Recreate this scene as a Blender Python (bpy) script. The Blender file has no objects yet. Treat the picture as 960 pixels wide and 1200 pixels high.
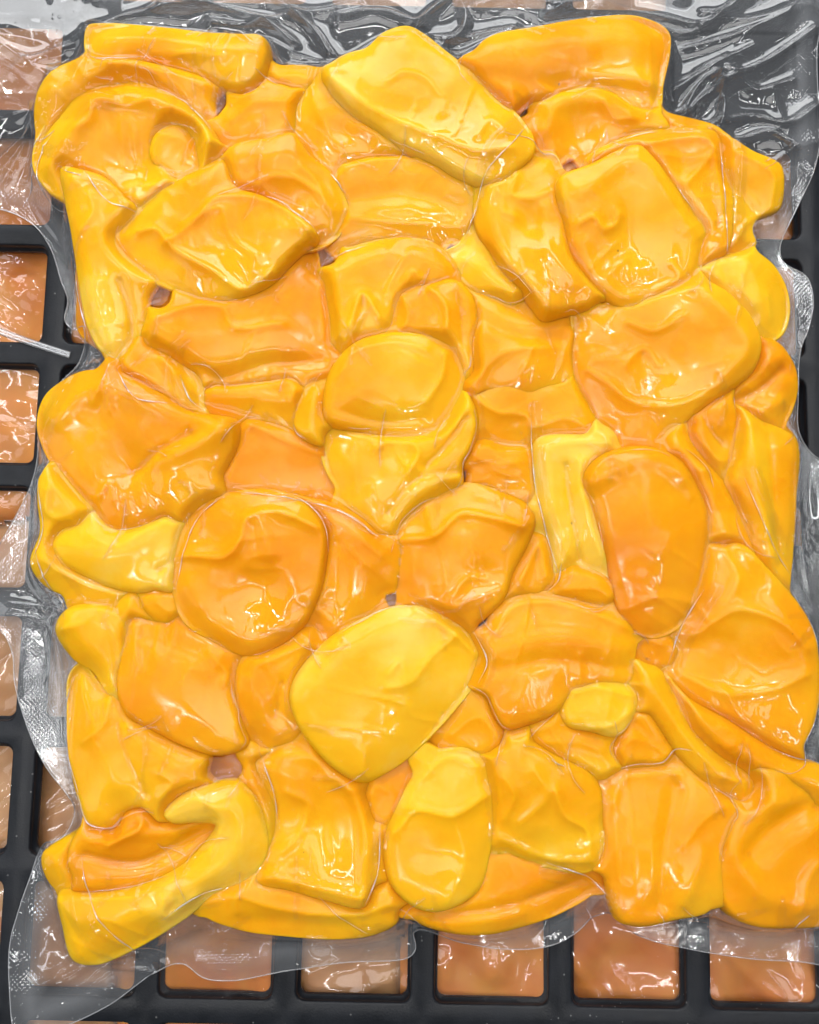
import bpy, math
import numpy as np
from mathutils import Vector
from mathutils.geometry import delaunay_2d_cdt

SC = bpy.context.scene
COL = SC.collection
R_ = math.radians
S = 0.00027            # metres per unit; one unit is about a quarter millimetre on the crate's top
F = 1000.0             # camera distance and focal length in units
TH = R_(6.3)           # camera leans a little off the vertical

# ------------------------------------------------------------------ camera
cd = bpy.data.cameras.new('camera')
cam = bpy.data.objects.new('camera', cd)
COL.objects.link(cam)
cd.sensor_fit = 'VERTICAL'
cd.sensor_height = 24.0
cd.lens = 24.0 * F / 1200.0
cd.clip_start = 0.01
cd.clip_end = 50
cam.location = (0, -F * math.sin(TH) * S, F * math.cos(TH) * S)
cam.rotation_euler = (TH, 0, 0)
SC.camera = cam

# ------------------------------------------------------------------ room light
SC.view_settings.view_transform = 'Standard'
SC.view_settings.look = 'None'
SC.view_settings.exposure = -0.04
SC.view_settings.gamma = 1.0
w = bpy.data.worlds.new('World')
SC.world = w
w.use_nodes = True
w.node_tree.nodes['Background'].inputs[0].default_value = (0.80, 0.88, 1.0, 1)
w.node_tree.nodes['Background'].inputs[1].default_value = 0.18


def area(name, loc, look, sx, sy, power, col):
    l = bpy.data.lights.new(name, 'AREA')
    l.shape = 'RECTANGLE'
    l.size, l.size_y, l.energy, l.color = sx, sy, power, col
    o = bpy.data.objects.new(name, l)
    COL.objects.link(o)
    o.location = loc
    o.rotation_euler = (Vector(look) - Vector(loc)).to_track_quat('-Z', 'Y').to_euler()
    return o


area('window_light', (-0.1, 1.56, 1.0), (0, 0, 0), 1.8, 0.85, 24.0, (0.98, 0.99, 1.0))
area('overhead_panel', (0.1, 1.27, 1.3), (0.1, 1.27, 0), 1.7, 0.25, 4.4, (0.94, 0.97, 1.0))  # extra panel, added so the loose film's slopes reflect white
area('side_fill', (-1.5, -0.2, 0.9), (0, 0, 0), 0.8, 1.2, 4.0, (0.96, 0.98, 1.0))  # soft fill from the left, added for more side light
area('overhead_panel', (0.05, 0.22, 1.3), (0.05, 0.22, 0), 0.85, 0.65, 4.9, (1.0, 0.985, 0.96))
for ty, tx in ((-0.34, -0.2), (0.70, 0.2)):
    area('ceiling_lamp', (tx, ty, 1.3), (tx, ty, 0), 1.1, 0.028, 2.2, (1.0, 0.99, 0.97))
for tx, ty in ((-0.66, 0.05), (0.70, 0.1)):
    area('ceiling_lamp', (tx, ty, 1.3), (tx, ty, 0), 0.028, 1.1, 2.2, (0.98, 0.99, 1.0))
for tx, ty in ((-0.25, 0.5), (0.45, 0.62), (-0.5, -0.25), (0.38, -0.5), (-0.9, 0.6)):  # small bright discs added to make point glints on the film
    l = area('glint_light', (tx, ty, 1.15), (0, 0, 0), 0.036, 0.036, 0.8, (1.0, 0.98, 0.95))
    l.data.shape = 'DISK'

# ------------------------------------------------------------------ how the light is traced
cy = SC.cycles
cy.use_adaptive_sampling = True
cy.adaptive_threshold = 0.03
cy.use_denoising = True
cy.max_bounces = 7
cy.diffuse_bounces = 3
cy.glossy_bounces = 2
cy.transmission_bounces = 2
cy.transparent_max_bounces = 8
cy.caustics_reflective = False
cy.caustics_refractive = False

# ------------------------------------------------------------------ helpers
ct, st = math.cos(TH), math.sin(TH)


def P(pts, z=0.0):
    """points of the view carried onto the level z of the place"""
    a = np.atleast_2d(np.asarray(pts, float))
    dx = (a[:, 0] - 480) / F
    dy = -(a[:, 1] - 600) / F
    d = np.stack([dx, dy * ct + st, dy * st - ct], 1)
    c = np.array([0, -F * st, F * ct])
    t = (z - c[2]) / d[:, 2]
    q = c + d * t[:, None]
    return q[:, :2]


def spline(pts, step=3.0, closed=True):
    p = np.asarray(pts, float)
    n = len(p)
    out = []
    rng = range(n if closed else n - 1)
    for i in rng:
        p1, p2 = p[i], p[(i + 1) % n]
        p0 = p[i - 1] if (closed or i > 0) else 2 * p1 - p2
        p3 = p[(i + 2) % n] if (closed or i + 2 < n) else 2 * p2 - p1
        # centripetal Catmull-Rom
        t0 = 0.0
        t1 = t0 + max(np.linalg.norm(p1 - p0), 1e-3) ** .5
        t2 = t1 + max(np.linalg.norm(p2 - p1), 1e-3) ** .5
        t3 = t2 + max(np.linalg.norm(p3 - p2), 1e-3) ** .5
        k = max(2, int(np.linalg.norm(p2 - p1) / step))
        for t in np.linspace(t1, t2, k, endpoint=False):
            a1 = (t1 - t) / (t1 - t0) * p0 + (t - t0) / (t1 - t0) * p1
            a2 = (t2 - t) / (t2 - t1) * p1 + (t - t1) / (t2 - t1) * p2
            a3 = (t3 - t) / (t3 - t2) * p2 + (t - t2) / (t3 - t2) * p3
            b1 = (t2 - t) / (t2 - t0) * a1 + (t - t0) / (t2 - t0) * a2
            b2 = (t3 - t) / (t3 - t1) * a2 + (t - t1) / (t3 - t1) * a3
            out.append((t2 - t) / (t2 - t1) * b1 + (t - t1) / (t2 - t1) * b2)
    if not closed:
        out.append(p[-1])
    return np.array(out)


def seg_dist(q, poly, closed):
    """distance of points q from a polyline"""
    a = poly
    b = np.roll(poly, -1, 0)
    if not closed:
        a, b = a[:-1], b[:-1]
    best = np.full(len(q), 1e9)
    for s in range(0, len(q), 20000):
        x = q[s:s + 20000]
        m = np.full(len(x), 1e9)
        for i in range(len(a)):
            e = b[i] - a[i]
            l2 = e @ e + 1e-9
            t = np.clip(((x - a[i]) @ e) / l2, 0, 1)
            d = x - a[i] - t[:, None] * e
            m = np.minimum(m, (d * d).sum(1))
        best[s:s + 20000] = np.sqrt(m)
    return best


def inside(q, poly):
    x, y = q[:, 0], q[:, 1]
    r = np.zeros(len(q), bool)
    n = len(poly)
    for i in range(n):
        x1, y1 = poly[i]
        x2, y2 = poly[(i + 1) % n]
        if y1 == y2:
            continue
        c = ((y1 > y) != (y2 > y)) & (x < (x2 - x1) * (y - y1) / (y2 - y1) + x1)
        r ^= c
    return r


def vnoise(x, y, seed):
    """smooth value noise in -1..1"""
    xi, yi = np.floor(x).astype(np.int64), np.floor(y).astype(np.int64)
    fx, fy = x - xi, y - yi
    fx = fx * fx * fx * (fx * (fx * 6 - 15) + 10)
    fy = fy * fy * fy * (fy * (fy * 6 - 15) + 10)

    def h(a, b):
        v = (a * 374761393 + b * 668265263 + seed * 974634777) & 0x7fffffff
        v = ((v ^ (v >> 13)) * 1274126177) & 0x7fffffff
        return ((v ^ (v >> 16)) & 0xffff) / 32767.5 - 1
    return ((h(xi, yi) * (1 - fx) + h(xi + 1, yi) * fx) * (1 - fy)
            + (h(xi, yi + 1) * (1 - fx) + h(xi + 1, yi + 1) * fx) * fy)


def mesh_obj(name, co, faces, mat, parent=None, attrs=None, loops=None):
    me = bpy.data.meshes.new(name)
    co = np.asarray(co, np.float32) * S
    f = np.asarray(faces, np.int32)
    k = f.shape[1]
    me.vertices.add(len(co))
    me.vertices.foreach_set('co', co.ravel())
    me.loops.add(f.size)
    me.loops.foreach_set('vertex_index', f.ravel())
    me.polygons.add(len(f))
    me.polygons.foreach_set('loop_start', np.arange(0, f.size, k, dtype=np.int32))
    me.polygons.foreach_set('use_smooth', np.ones(len(f), bool))
    me.update(calc_edges=True)
    for an, av in (attrs or {}).items():
        at = me.attributes.new(an, 'FLOAT', 'POINT')
        at.data.foreach_set('value', np.asarray(av, np.float32))
    me.materials.append(mat)
    o = bpy.data.objects.new(name, me)
    COL.objects.link(o)
    if parent:
        o.parent = parent
    return o


def tag(o, label=None, cat=None, group=None, kind=None):
    for k, v in (('label', label), ('category', cat), ('group', group), ('kind', kind)):
        if v:
            o[k] = v
    return o


def empty(name, loc=(0, 0, 0)):
    o = bpy.data.objects.new(name, None)
    COL.objects.link(o)
    o.location = loc
    o.empty_display_size = 0.01
    return o


# ------------------------------------------------------------------ materials
class NT:
    def __init__(self, name):
        self.m = bpy.data.materials.new(name)
        self.m.use_nodes = True
        self.t = self.m.node_tree
        self.t.nodes.clear()
        self.out = self.t.nodes.new('ShaderNodeOutputMaterial')

    def n(self, typ, ins=None, **props):
        x = self.t.nodes.new('ShaderNode' + typ)
        for k, v in props.items():
            setattr(x, k, v)
        for k, v in (ins or {}).items():
            if isinstance(v, bpy.types.NodeSocket):
                self.t.links.new(v, x.inputs[k])
            else:
                x.inputs[k].default_value = v
        return x

    def math(self, op, a, b=0.0, clamp=False):
        x = self.n('Math', {0: a, 1: b}, operation=op)
        x.use_clamp = clamp
        return x.outputs[0]

    def ramp(self, fac, stops):
        x = self.n('ValToRGB', {0: fac})
        e = x.color_ramp.elements
        while len(e) < len(stops):
            e.new(0.5)
        for el, (p, c) in zip(e, stops):
            el.position = p
            el.color = c if len(c) == 4 else (*c, 1)
        return x.outputs[0]

    def end(self, sh):
        self.t.links.new(sh, self.out.inputs[0])
        return self.m


def film_relief(k, co):
    """fine crinkles, emboss-free droplets and bubbles of a clinging wet film: a height in metres"""
    warp = k.n('TexNoise', {'Vector': co, 'Scale': 45.0, 'Detail': 0.0})
    wv = k.n('VectorMath', {0: warp.outputs['Color'], 1: (0.02, 0.02, 0.02)}, operation='MULTIPLY')
    cw = k.n('VectorMath', {0: co, 1: wv.outputs[0]}, operation='ADD').outputs[0]
    n1 = k.n('TexNoise', {'Vector': cw, 'Scale': 75.0, 'Detail': 2.0, 'Roughness': 0.5})
    n2 = k.n('TexNoise', {'Vector': co, 'Scale': 30.0, 'Detail': 0.0})
    patch = k.ramp(n2.outputs[0], [(0.54, (0, 0, 0)), (0.72, (1, 1, 1))])
    n3 = k.n('TexNoise', {'Vector': cw, 'Scale': 230.0, 'Detail': 1.0})
    crk = k.math('ABSOLUTE', k.math('SUBTRACT', n3.outputs[0], 0.5))
    h = k.math('MULTIPLY', n1.outputs[0], 0.00036)
    h = k.math('SUBTRACT', h, k.math('MULTIPLY', k.math('MULTIPLY', crk, patch), 0.0007))
    dr = k.n('TexVoronoi', {'Vector': co, 'Scale': 420.0}, feature='F1')
    rnd = k.n('SeparateColor', {0: dr.outputs['Color']})
    on = k.math('GREATER_THAN', rnd.outputs[0], 0.76)
    bub = k.ramp(dr.outputs[0], [(0.0, (1, 1, 1)), (0.20, (.8, .8, .8)), (0.30, (0, 0, 0))])
    h = k.math('ADD', h, k.math('MULTIPLY', k.math('MULTIPLY', bub, on), 0.00035))
    return h


def flesh_mat():
    k = NT('jackfruit_flesh')
    co = k.n('TexCoord').outputs['Object']
    oi = k.n('ObjectInfo')
    tone = k.n('Attribute', attribute_name='tone').outputs['Fac']
    nz = k.n('TexNoise', {'Vector': co, 'Scale': 38.0, 'Detail': 4.0, 'Roughness': 0.6})
    nz2 = k.n('TexNoise', {'Vector': co, 'Scale': 210.0, 'Detail': 3.0, 'Roughness': 0.6})
    mp = k.n('Mapping', {'Vector': co, 'Scale': (1.0, 0.12, 1.0)})
    fib = k.n('TexNoise', {'Vector': mp.outputs[0], 'Scale': 700.0, 'Detail': 2.0})
    v = k.math('ADD', tone, k.math('MULTIPLY', k.math('SUBTRACT', nz.outputs[0], 0.5), 0.75))
    v = k.math('ADD', v, k.math('MULTIPLY', k.math('SUBTRACT', nz2.outputs[0], 0.5), 0.13))
    v = k.math('ADD', v, k.math('MULTIPLY', k.math('SUBTRACT', fib.outputs[0], 0.5), 0.07), True)
    col = k.ramp(v, [(0.0, (0.80, 0.265, 0.004)), (0.35, (0.86, 0.355, 0.005)), (0.62, (0.88, 0.44, 0.008)),
                     (0.84, (0.90, 0.49, 0.012)), (1.0, (0.92, 0.56, 0.055))])
    # a few tiny brown flecks
    fl = k.n('TexVoronoi', {'Vector': co, 'Scale': 130.0}, feature='F1')
    fr = k.n('SeparateColor', {0: fl.outputs['Color']})
    fo = k.math('MULTIPLY', k.math('GREATER_THAN', fr.outputs[1], 0.94), k.math('LESS_THAN', fl.outputs[0], 0.045))
    col = k.n('Mix', {0: k.math('MULTIPLY', fo, 0.7), 6: col, 7: (0.25, 0.09, 0.02, 1)}, data_type='RGBA').outputs[2]
    n_wet = k.n('TexNoise', {'Vector': co, 'Scale': 26.0, 'Detail': 3.0, 'Roughness': 0.6})
    soft = k.n('Bump', {'Height': nz2.outputs[0], 'Strength': 0.25, 'Distance': 0.0006})
    bp = k.n('Bump', {'Height': film_relief(k, co), 'Strength': 0.45, 'Distance': 1.0})
    rg = k.ramp(n_wet.outputs[0], [(0.38, (0.30, 0.30, 0.30)), (0.62, (0.05, 0.05, 0.05))])
    cwt = k.ramp(n_wet.outputs[0], [(0.40, (0.22, 0.22, 0.22)), (0.66, (1, 1, 1))])
    b = k.n('BsdfPrincipled', {
        'Base Color': col, 'Roughness': 0.55, 'Specular IOR Level': 0.0,
        'Subsurface Weight': 0.65, 'Subsurface Radius': (1.0, 0.6, 0.10), 'Subsurface Scale': 0.003,
        'Coat Weight': cwt, 'Coat Roughness': rg, 'Coat IOR': 1.55,
        'Coat Normal': bp.outputs[0], 'Normal': soft.outputs[0]})
    return k.end(b.outputs[0])


def film_mat(name, milk, gain, rough, emboss=0.0):
    """thin clear film: mirror-like by Fresnel, otherwise see-through with a little milkiness"""
    k = NT(name)
    co = k.n('TexCoord').outputs['Object']
    h = film_relief(k, co)
    if emboss:
        seal = k.n('Attribute', attribute_name='seal').outputs['Fac']
        mp = k.n('Mapping', {'Vector': co, 'Rotation': (0, 0, R_(45)), 'Scale': (1, 1, 0)})
        ch = k.n('TexChecker', {'Vector': mp.outputs[0], 'Scale': 900.0})
        wx = k.n('TexWave', {'Vector': mp.outputs[0], 'Scale': 290.0}, bands_direction='X')
        wy = k.n('TexWave', {'Vector': mp.outputs[0], 'Scale': 290.0}, bands_direction='Y')
        e = k.math('MULTIPLY', wx.outputs['Fac'], wy.outputs['Fac'])
        h = k.math('ADD', h, k.math('MULTIPLY', k.math('MULTIPLY', e, seal), emboss))
        milkf = k.math('ADD', milk, k.math('MULTIPLY', seal, 0.10))
    else:
        milkf = milk
    bp = k.n('Bump', {'Height': h, 'Strength': 0.22, 'Distance': 1.0})
    fr = k.n('Fresnel', {'IOR': 1.5, 'Normal': bp.outputs[0]})
    g = k.n('BsdfGlossy', {'Color': (1, 1, 1, 1), 'Roughness': rough, 'Normal': bp.outputs[0]})
    tr = k.n('BsdfTransparent', {'Color': (0.97, 0.97, 0.97, 1)})
    dcol = (0.85, 0.87, 0.9, 1)
    if emboss:
        pool = k.n('Attribute', attribute_name='pool').outputs['Fac']
        dcol = k.n('Mix', {0: pool, 6: (0.85, 0.87, 0.9, 1), 7: (0.88, 0.46, 0.28, 1)}, data_type='RGBA').outputs[2]
    df = k.n('BsdfDiffuse', {'Color': dcol, 'Normal': bp.outputs[0]})
    m1 = k.n('MixShader', {0: milkf, 1: tr.outputs[0], 2: df.outputs[0]})
    gs = gain
    cap = 0.45
    if emboss:
        wet = k.n('Attribute', attribute_name='wet').outputs['Fac']
        gs = k.math('MULTIPLY_ADD', wet, -gain * 0.73)
        gs.node.inputs[2].default_value = gain
        cap = k.math('MULTIPLY_ADD', wet, -0.32)
        cap.node.inputs[2].default_value = 0.45
        milkf = k.math('MULTIPLY', milkf, k.math('SUBTRACT', 1.0, wet))
        milkf = k.math('ADD', milkf, k.math('MULTIPLY', pool, 0.22))
        k.t.links.new(milkf, m1.inputs[0])
    ff = k.math('MINIMUM', k.math('MULTIPLY', fr.outputs[0], gs, True), cap)
    m2 = k.n('MixShader', {0: ff, 1: m1.outputs[0], 2: g.outputs[0]})
    return k.end(m2.outputs[0])


def plastic_mat():
    k = NT('black_plastic')
    co = k.n('TexCoord').outputs['Object']
    nz = k.n('TexNoise', {'Vector': co, 'Scale': 60.0, 'Detail': 5.0, 'Roughness': 0.65})
    fine = k.n('TexNoise', {'Vector': co, 'Scale': 1600.0, 'Detail': 2.0})
    col = k.ramp(nz.outputs[0], [(0.3, (0.006, 0.007, 0.009)), (0.7, (0.014, 0.016, 0.021))])
    dv = k.n('TexVoronoi', {'Vector': co, 'Scale': 520.0}, feature='F1')
    dc = k.n('SeparateColor', {0: dv.outputs['Color']})
    dust = k.math('MULTIPLY', k.math('GREATER_THAN', dc.outputs[0], 0.86), k.math('LESS_THAN', dv.outputs[0], 0.14))
    col = k.n('Mix', {0: k.math('MULTIPLY', dust, 0.5), 6: col, 7: (0.22, 0.22, 0.22, 1)}, data_type='RGBA').outputs[2]
    rg = k.ramp(nz.outputs[0], [(0.3, (0.28, 0.28, 0.28)), (0.75, (0.5, 0.5, 0.5))])
    bp = k.n('Bump', {'Height': fine.outputs[0], 'Strength': 0.25, 'Distance': 0.0002})
    b = k.n('BsdfPrincipled', {'Base Color': col, 'Roughness': rg, 'Normal': bp.outputs[0], 'Specular IOR Level': 0.28})
    return k.end(b.outputs[0])


def lower_flesh_mat(name, c1, c2):
    k = NT(name)
    co = k.n('TexCoord').outputs['Object']
    nz = k.n('TexNoise', {'Vector': co, 'Scale': 40.0, 'Detail': 4.0, 'Distortion': 0.6})
    col = k.ramp(nz.outputs[0], [(0.35, c1), (0.65, c2)])
    b = k.n('BsdfPrincipled', {'Base Color': col, 'Roughness': 0.42, 'Subsurface Weight': 0.2,
                               'Subsurface Radius': (1, .4, .1), 'Subsurface Scale': 0.003})
    return k.end(b.outputs[0])


M_FLESH = flesh_mat()
M_FILM = film_mat('clear_film', 0.03, 1.75, 0.05, 0.00017)
M_BACK = film_mat('back_film', 0.025, 1.0, 0.12)
M_EDGE = film_mat('film_edge', 0.22, 1.6, 0.15)
M_GLINT_FOLD = film_mat('glint_fold_film', 0.22, 3.0, 0.10)  # milky white and strong gloss stand in for glints along the folds
M_LOWFILM = film_mat('lower_film', 0.02, 1.4, 0.08)
M_BLACK = plastic_mat()
M_LOW1 = lower_flesh_mat('orange_flesh', (0.72, 0.20, 0.02), (0.82, 0.32, 0.045))
M_LOW2 = lower_flesh_mat('pale_brown_flesh', (0.58, 0.25, 0.08), (0.72, 0.39, 0.17))

# ------------------------------------------------------------------ crate lattice
GA = R_(-1.15)                       # the crate lies a little askew
PX, PY, BAR = 152.5, 148.0, 28.5
g0 = P([(657, 1140)])[0]             # a vertical bar's axis
g1 = P([(577, 1193)])[0]             # a horizontal bar's axis
ca, sa = math.cos(GA), math.sin(GA)


def grid_uv(p):                      # place -> lattice frame
    return np.array([p[0] * ca + p[1] * sa, -p[0] * sa + p[1] * ca])


def grid_xy(u, v):
    return (u * ca - v * sa, u * sa + v * ca)


u0, v0 = grid_uv(g0)[0], grid_uv(g1)[1]
crate = tag(empty('plastic_crate', (0, 0, -0.006)), 'black plastic crate with a lattice of rounded square openings under the bag', 'crate')


def build_lattice():
    V, Fc = [], []
    NC = 5
    for i in range(-6, 4):
        for j in range(-1, 9):
            cx, cy = u0 + (i + .5) * PX, v0 + (j + .5) * PY
            hx, hy = PX / 2, PY / 2
            ix, iy = hx - BAR / 2, hy - BAR / 2
            rad = 9.0
            solid = (j == 7 and i >= -4) or (i >= 1 and j >= 7)

            def ring(dx, dy, r, z):
                out = []
                for q, (sx, sy) in enumerate(((1, 1), (-1, 1), (-1, -1), (1, -1))):
                    for a in np.linspace(0, 90, NC):
                        t = R_(a + 90 * q)
                        x = sx * (dx - r) + r * math.cos(t)
                        y = sy * (dy - r) + r * math.sin(t)
                        out.append((cx + x, cy + y, z))
                return out

            outer = []
            for q, (sx, sy) in enumerate(((1, 1), (-1, 1), (-1, -1), (1, -1))):
                for a in range(NC):
                    f = a / (NC - 1)
                    # run round the corner of the square
                    if q % 2 == 0:
                        x = sx * hx if f <= .5 else sx * (hx - (f - .5) * 20)
                        y = sy * hy if f >= .5 else sy * (hy - (.5 - f) * 20)
                    else:
                        x = sx * hx if f >= .5 else sx * (hx - (.5 - f) * 20)
                        y = sy * hy if f <= .5 else sy * (hy - (f - .5) * 20)
                    outer.append((cx + x, cy + y, 0.0))
            rings = [outer, ring(ix + 3.6, iy + 3.6, rad + 3, 0), ring(ix + 1.6, iy + 1.6, rad + 1.5, -0.9),
                     ring(ix + .8, iy + .8, rad + .8, -3.5)]
            if solid:
                rings += [ring(ix, iy, rad, -5), ring(ix - 3, iy - 3, rad, -5.5)]
            else:
                rings += [ring(ix + .4, iy + .4, rad + .4, -9.0), ring(ix - 2.2, iy - 2.2, rad, -10.0),
                          ring(ix - 2.6, iy - 2.6, rad, -11.2), ring(ix - 2.6, iy - 2.6, rad, -15)]
            base = len(V)
            n = len(outer)
            for rr in rings:
                for (x, y, z) in rr:
                    X, Y = grid_xy(x, y)
                    V.append((X, Y, z))
            for r in range(len(rings) - 1):
                for s in range(n):
                    a, b = base + r * n + s, base + r * n + (s + 1) % n
                    Fc.append((a, b, b + n, a + n))
            if solid:
                c = len(V)
                X, Y = grid_xy(cx, cy)
                V.append((X, Y, -6))
                o = base + (len(rings) - 1) * n
                for s in range(n):
                    Fc.append((o + s, o + (s + 1) % n, c, c))
    return np.array(V), Fc


V, Fc = build_lattice()
me = bpy.data.meshes.new('lattice')
me.from_pydata([tuple(v * S) for v in V], [], [f if f[2] != f[3] else f[:3] for f in Fc])
for p in me.polygons:
    p.use_smooth = True
me.materials.append(M_BLACK)
lat = bpy.data.objects.new('lattice', me)
COL.objects.link(lat)
lat.parent = crate
lat.location = (0, 0, 0.006)

# floor of the stack, far below
gm = NT('dark_shelf')
gb = gm.n('BsdfPrincipled', {'Base Color': (0.03, 0.03, 0.035, 1), 'Roughness': 0.5})
gm.end(gb.outputs[0])
shelf = mesh_obj('ground', [(-900, -1000, -260), (900, -1000, -260), (900, 1000, -260), (-900, 1000, -260)],
                 [(0, 1, 2, 3)], gm.m)
tag(shelf, 'dark shelf surface far below the crate', None, None, 'structure')


# ------------------------------------------------------------------ packs lying below the lattice
def lower_pack(poly, z, mat, seed, ang, label, lumps=70.0, streak=5.0):
    z += 21
    root = tag(empty('food_pack'), label, 'food pack', 'packs lying below the crate')
    q = P(poly, z)
    sp = spline(q, 6)
    nn = np.roll(sp, -1, 0) - np.roll(sp, 1, 0)
    nn = np.stack([nn[:, 1], -nn[:, 0]], 1) / (np.linalg.norm(nn, axis=1)[:, None] + 1e-9)
    if inside(sp + nn * 2, sp).mean() > .5:
        nn = -nn
    sp = sp + nn * 14
    st_ = 5.0
    lo, hi = sp.min(0) - 6, sp.max(0) + 6
    gx, gy = np.arange(lo[0], hi[0], st_), np.arange(lo[1], hi[1], st_)
    X, Y = np.meshgrid(gx, gy)
    pts = np.stack([X.ravel(), Y.ravel()], 1)
    ins = inside(pts, sp)
    d = np.where(ins, seg_dist(pts, sp, True), 0)
    a, b = math.cos(ang), math.sin(ang)
    U, W = pts[:, 0] * a + pts[:, 1] * b, -pts[:, 0] * b + pts[:, 1] * a
    edge = np.clip(d / 30, 0, 1)
    body = 26 * np.sqrt(1 - (1 - edge) ** 2)
    body += edge * (9 * vnoise(pts[:, 0] / lumps, pts[:, 1] / lumps, seed) + 4 * vnoise(pts[:, 0] / 32, pts[:, 1] / 32, seed + 1))
    rid = 1 - np.abs(vnoise(U / 190, W / 21, seed + 2))
    rid2 = 1 - np.abs(vnoise(U / 70 + 5, W / 34 + 3, seed + 3))
    film = body + 4 + streak * 1.4 * (rid ** 7) + .8 * rid2 ** 4
    idx = np.arange(len(pts)).reshape(X.shape)
    f = np.stack([idx[:-1, :-1], idx[:-1, 1:], idx[1:, 1:], idx[1:, :-1]], -1).reshape(-1, 4)

    def emit(nm, zz, keep, m):
        ff = f[keep[f].all(1)]
        used = np.unique(ff)
        mp = np.zeros(len(pts), int)
        mp[used] = np.arange(len(used))
        return mesh_obj(nm, np.column_stack([pts[used], z + zz[used]]), mp[ff], m, root)
    emit('fruit', body - 3, d > 7, mat)
    emit('film', film, ins, M_LOWFILM)


lower_pack([(-140, 40), (60, 30), (130, 150), (140, 420), (120, 560), (60, 600), (-140, 590)], -70, M_LOW1, 5, R_(-32),
           'orange fruit pack with streaky film, below the openings at upper left', 80, 6)
lower_pack([(-140, 605), (40, 615), (130, 640), (160, 900), (168, 1000), (170, 1120), (170, 1200), (90, 1215), (-140, 1215)], -75, M_LOW2, 17, R_(35),
           'brownish fruit pack with diagonal film folds, below the openings at lower left', 90, 6)
lower_pack([(170, 960), (260, 940), (330, 960), (334, 1120), (334, 1240), (170, 1260)], -62, M_LOW1, 25, R_(85),
           'amber fruit pack below the bottom opening left of the dark grey one', 120, 4)
lower_pack([(336, 960), (420, 940), (494, 960), (497, 1120), (497, 1260), (336, 1260)], -72, M_LOW2, 33, R_(20),
           'greyish brown fruit pack below the second bottom opening from the left', 34, 4)
lower_pack([(500, 1000), (600, 990), (650, 1010), (660, 1120), (655, 1260), (500, 1260)], -62, M_LOW1, 41, R_(80),
           'dull orange fruit pack below the middle bottom opening', 90, 3)
lower_pack([(664, 1000), (740, 990), (860, 1000), (1080, 1010), (1100, 1250), (664, 1260)], -64, M_LOW1, 59, R_(-50),
           'orange fruit pack with bright film folds below the two rightmost bottom openings', 80, 7)
lower_pack([(860, 160), (960, 120), (1100, 160), (1110, 520), (1050, 640), (900, 620), (850, 400)], -70, M_LOW1, 66, R_(50),
           'orange fruit pack showing as slivers beside the right edge of the bag', 80, 5)
lower_pack([(150, -60), (420, -80), (760, -70), (760, 70), (520, 90), (200, 80)], -70, M_LOW2, 71, R_(10),
           'brown fruit pack glimpsed through crinkled film along the top', 70, 6)

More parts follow.
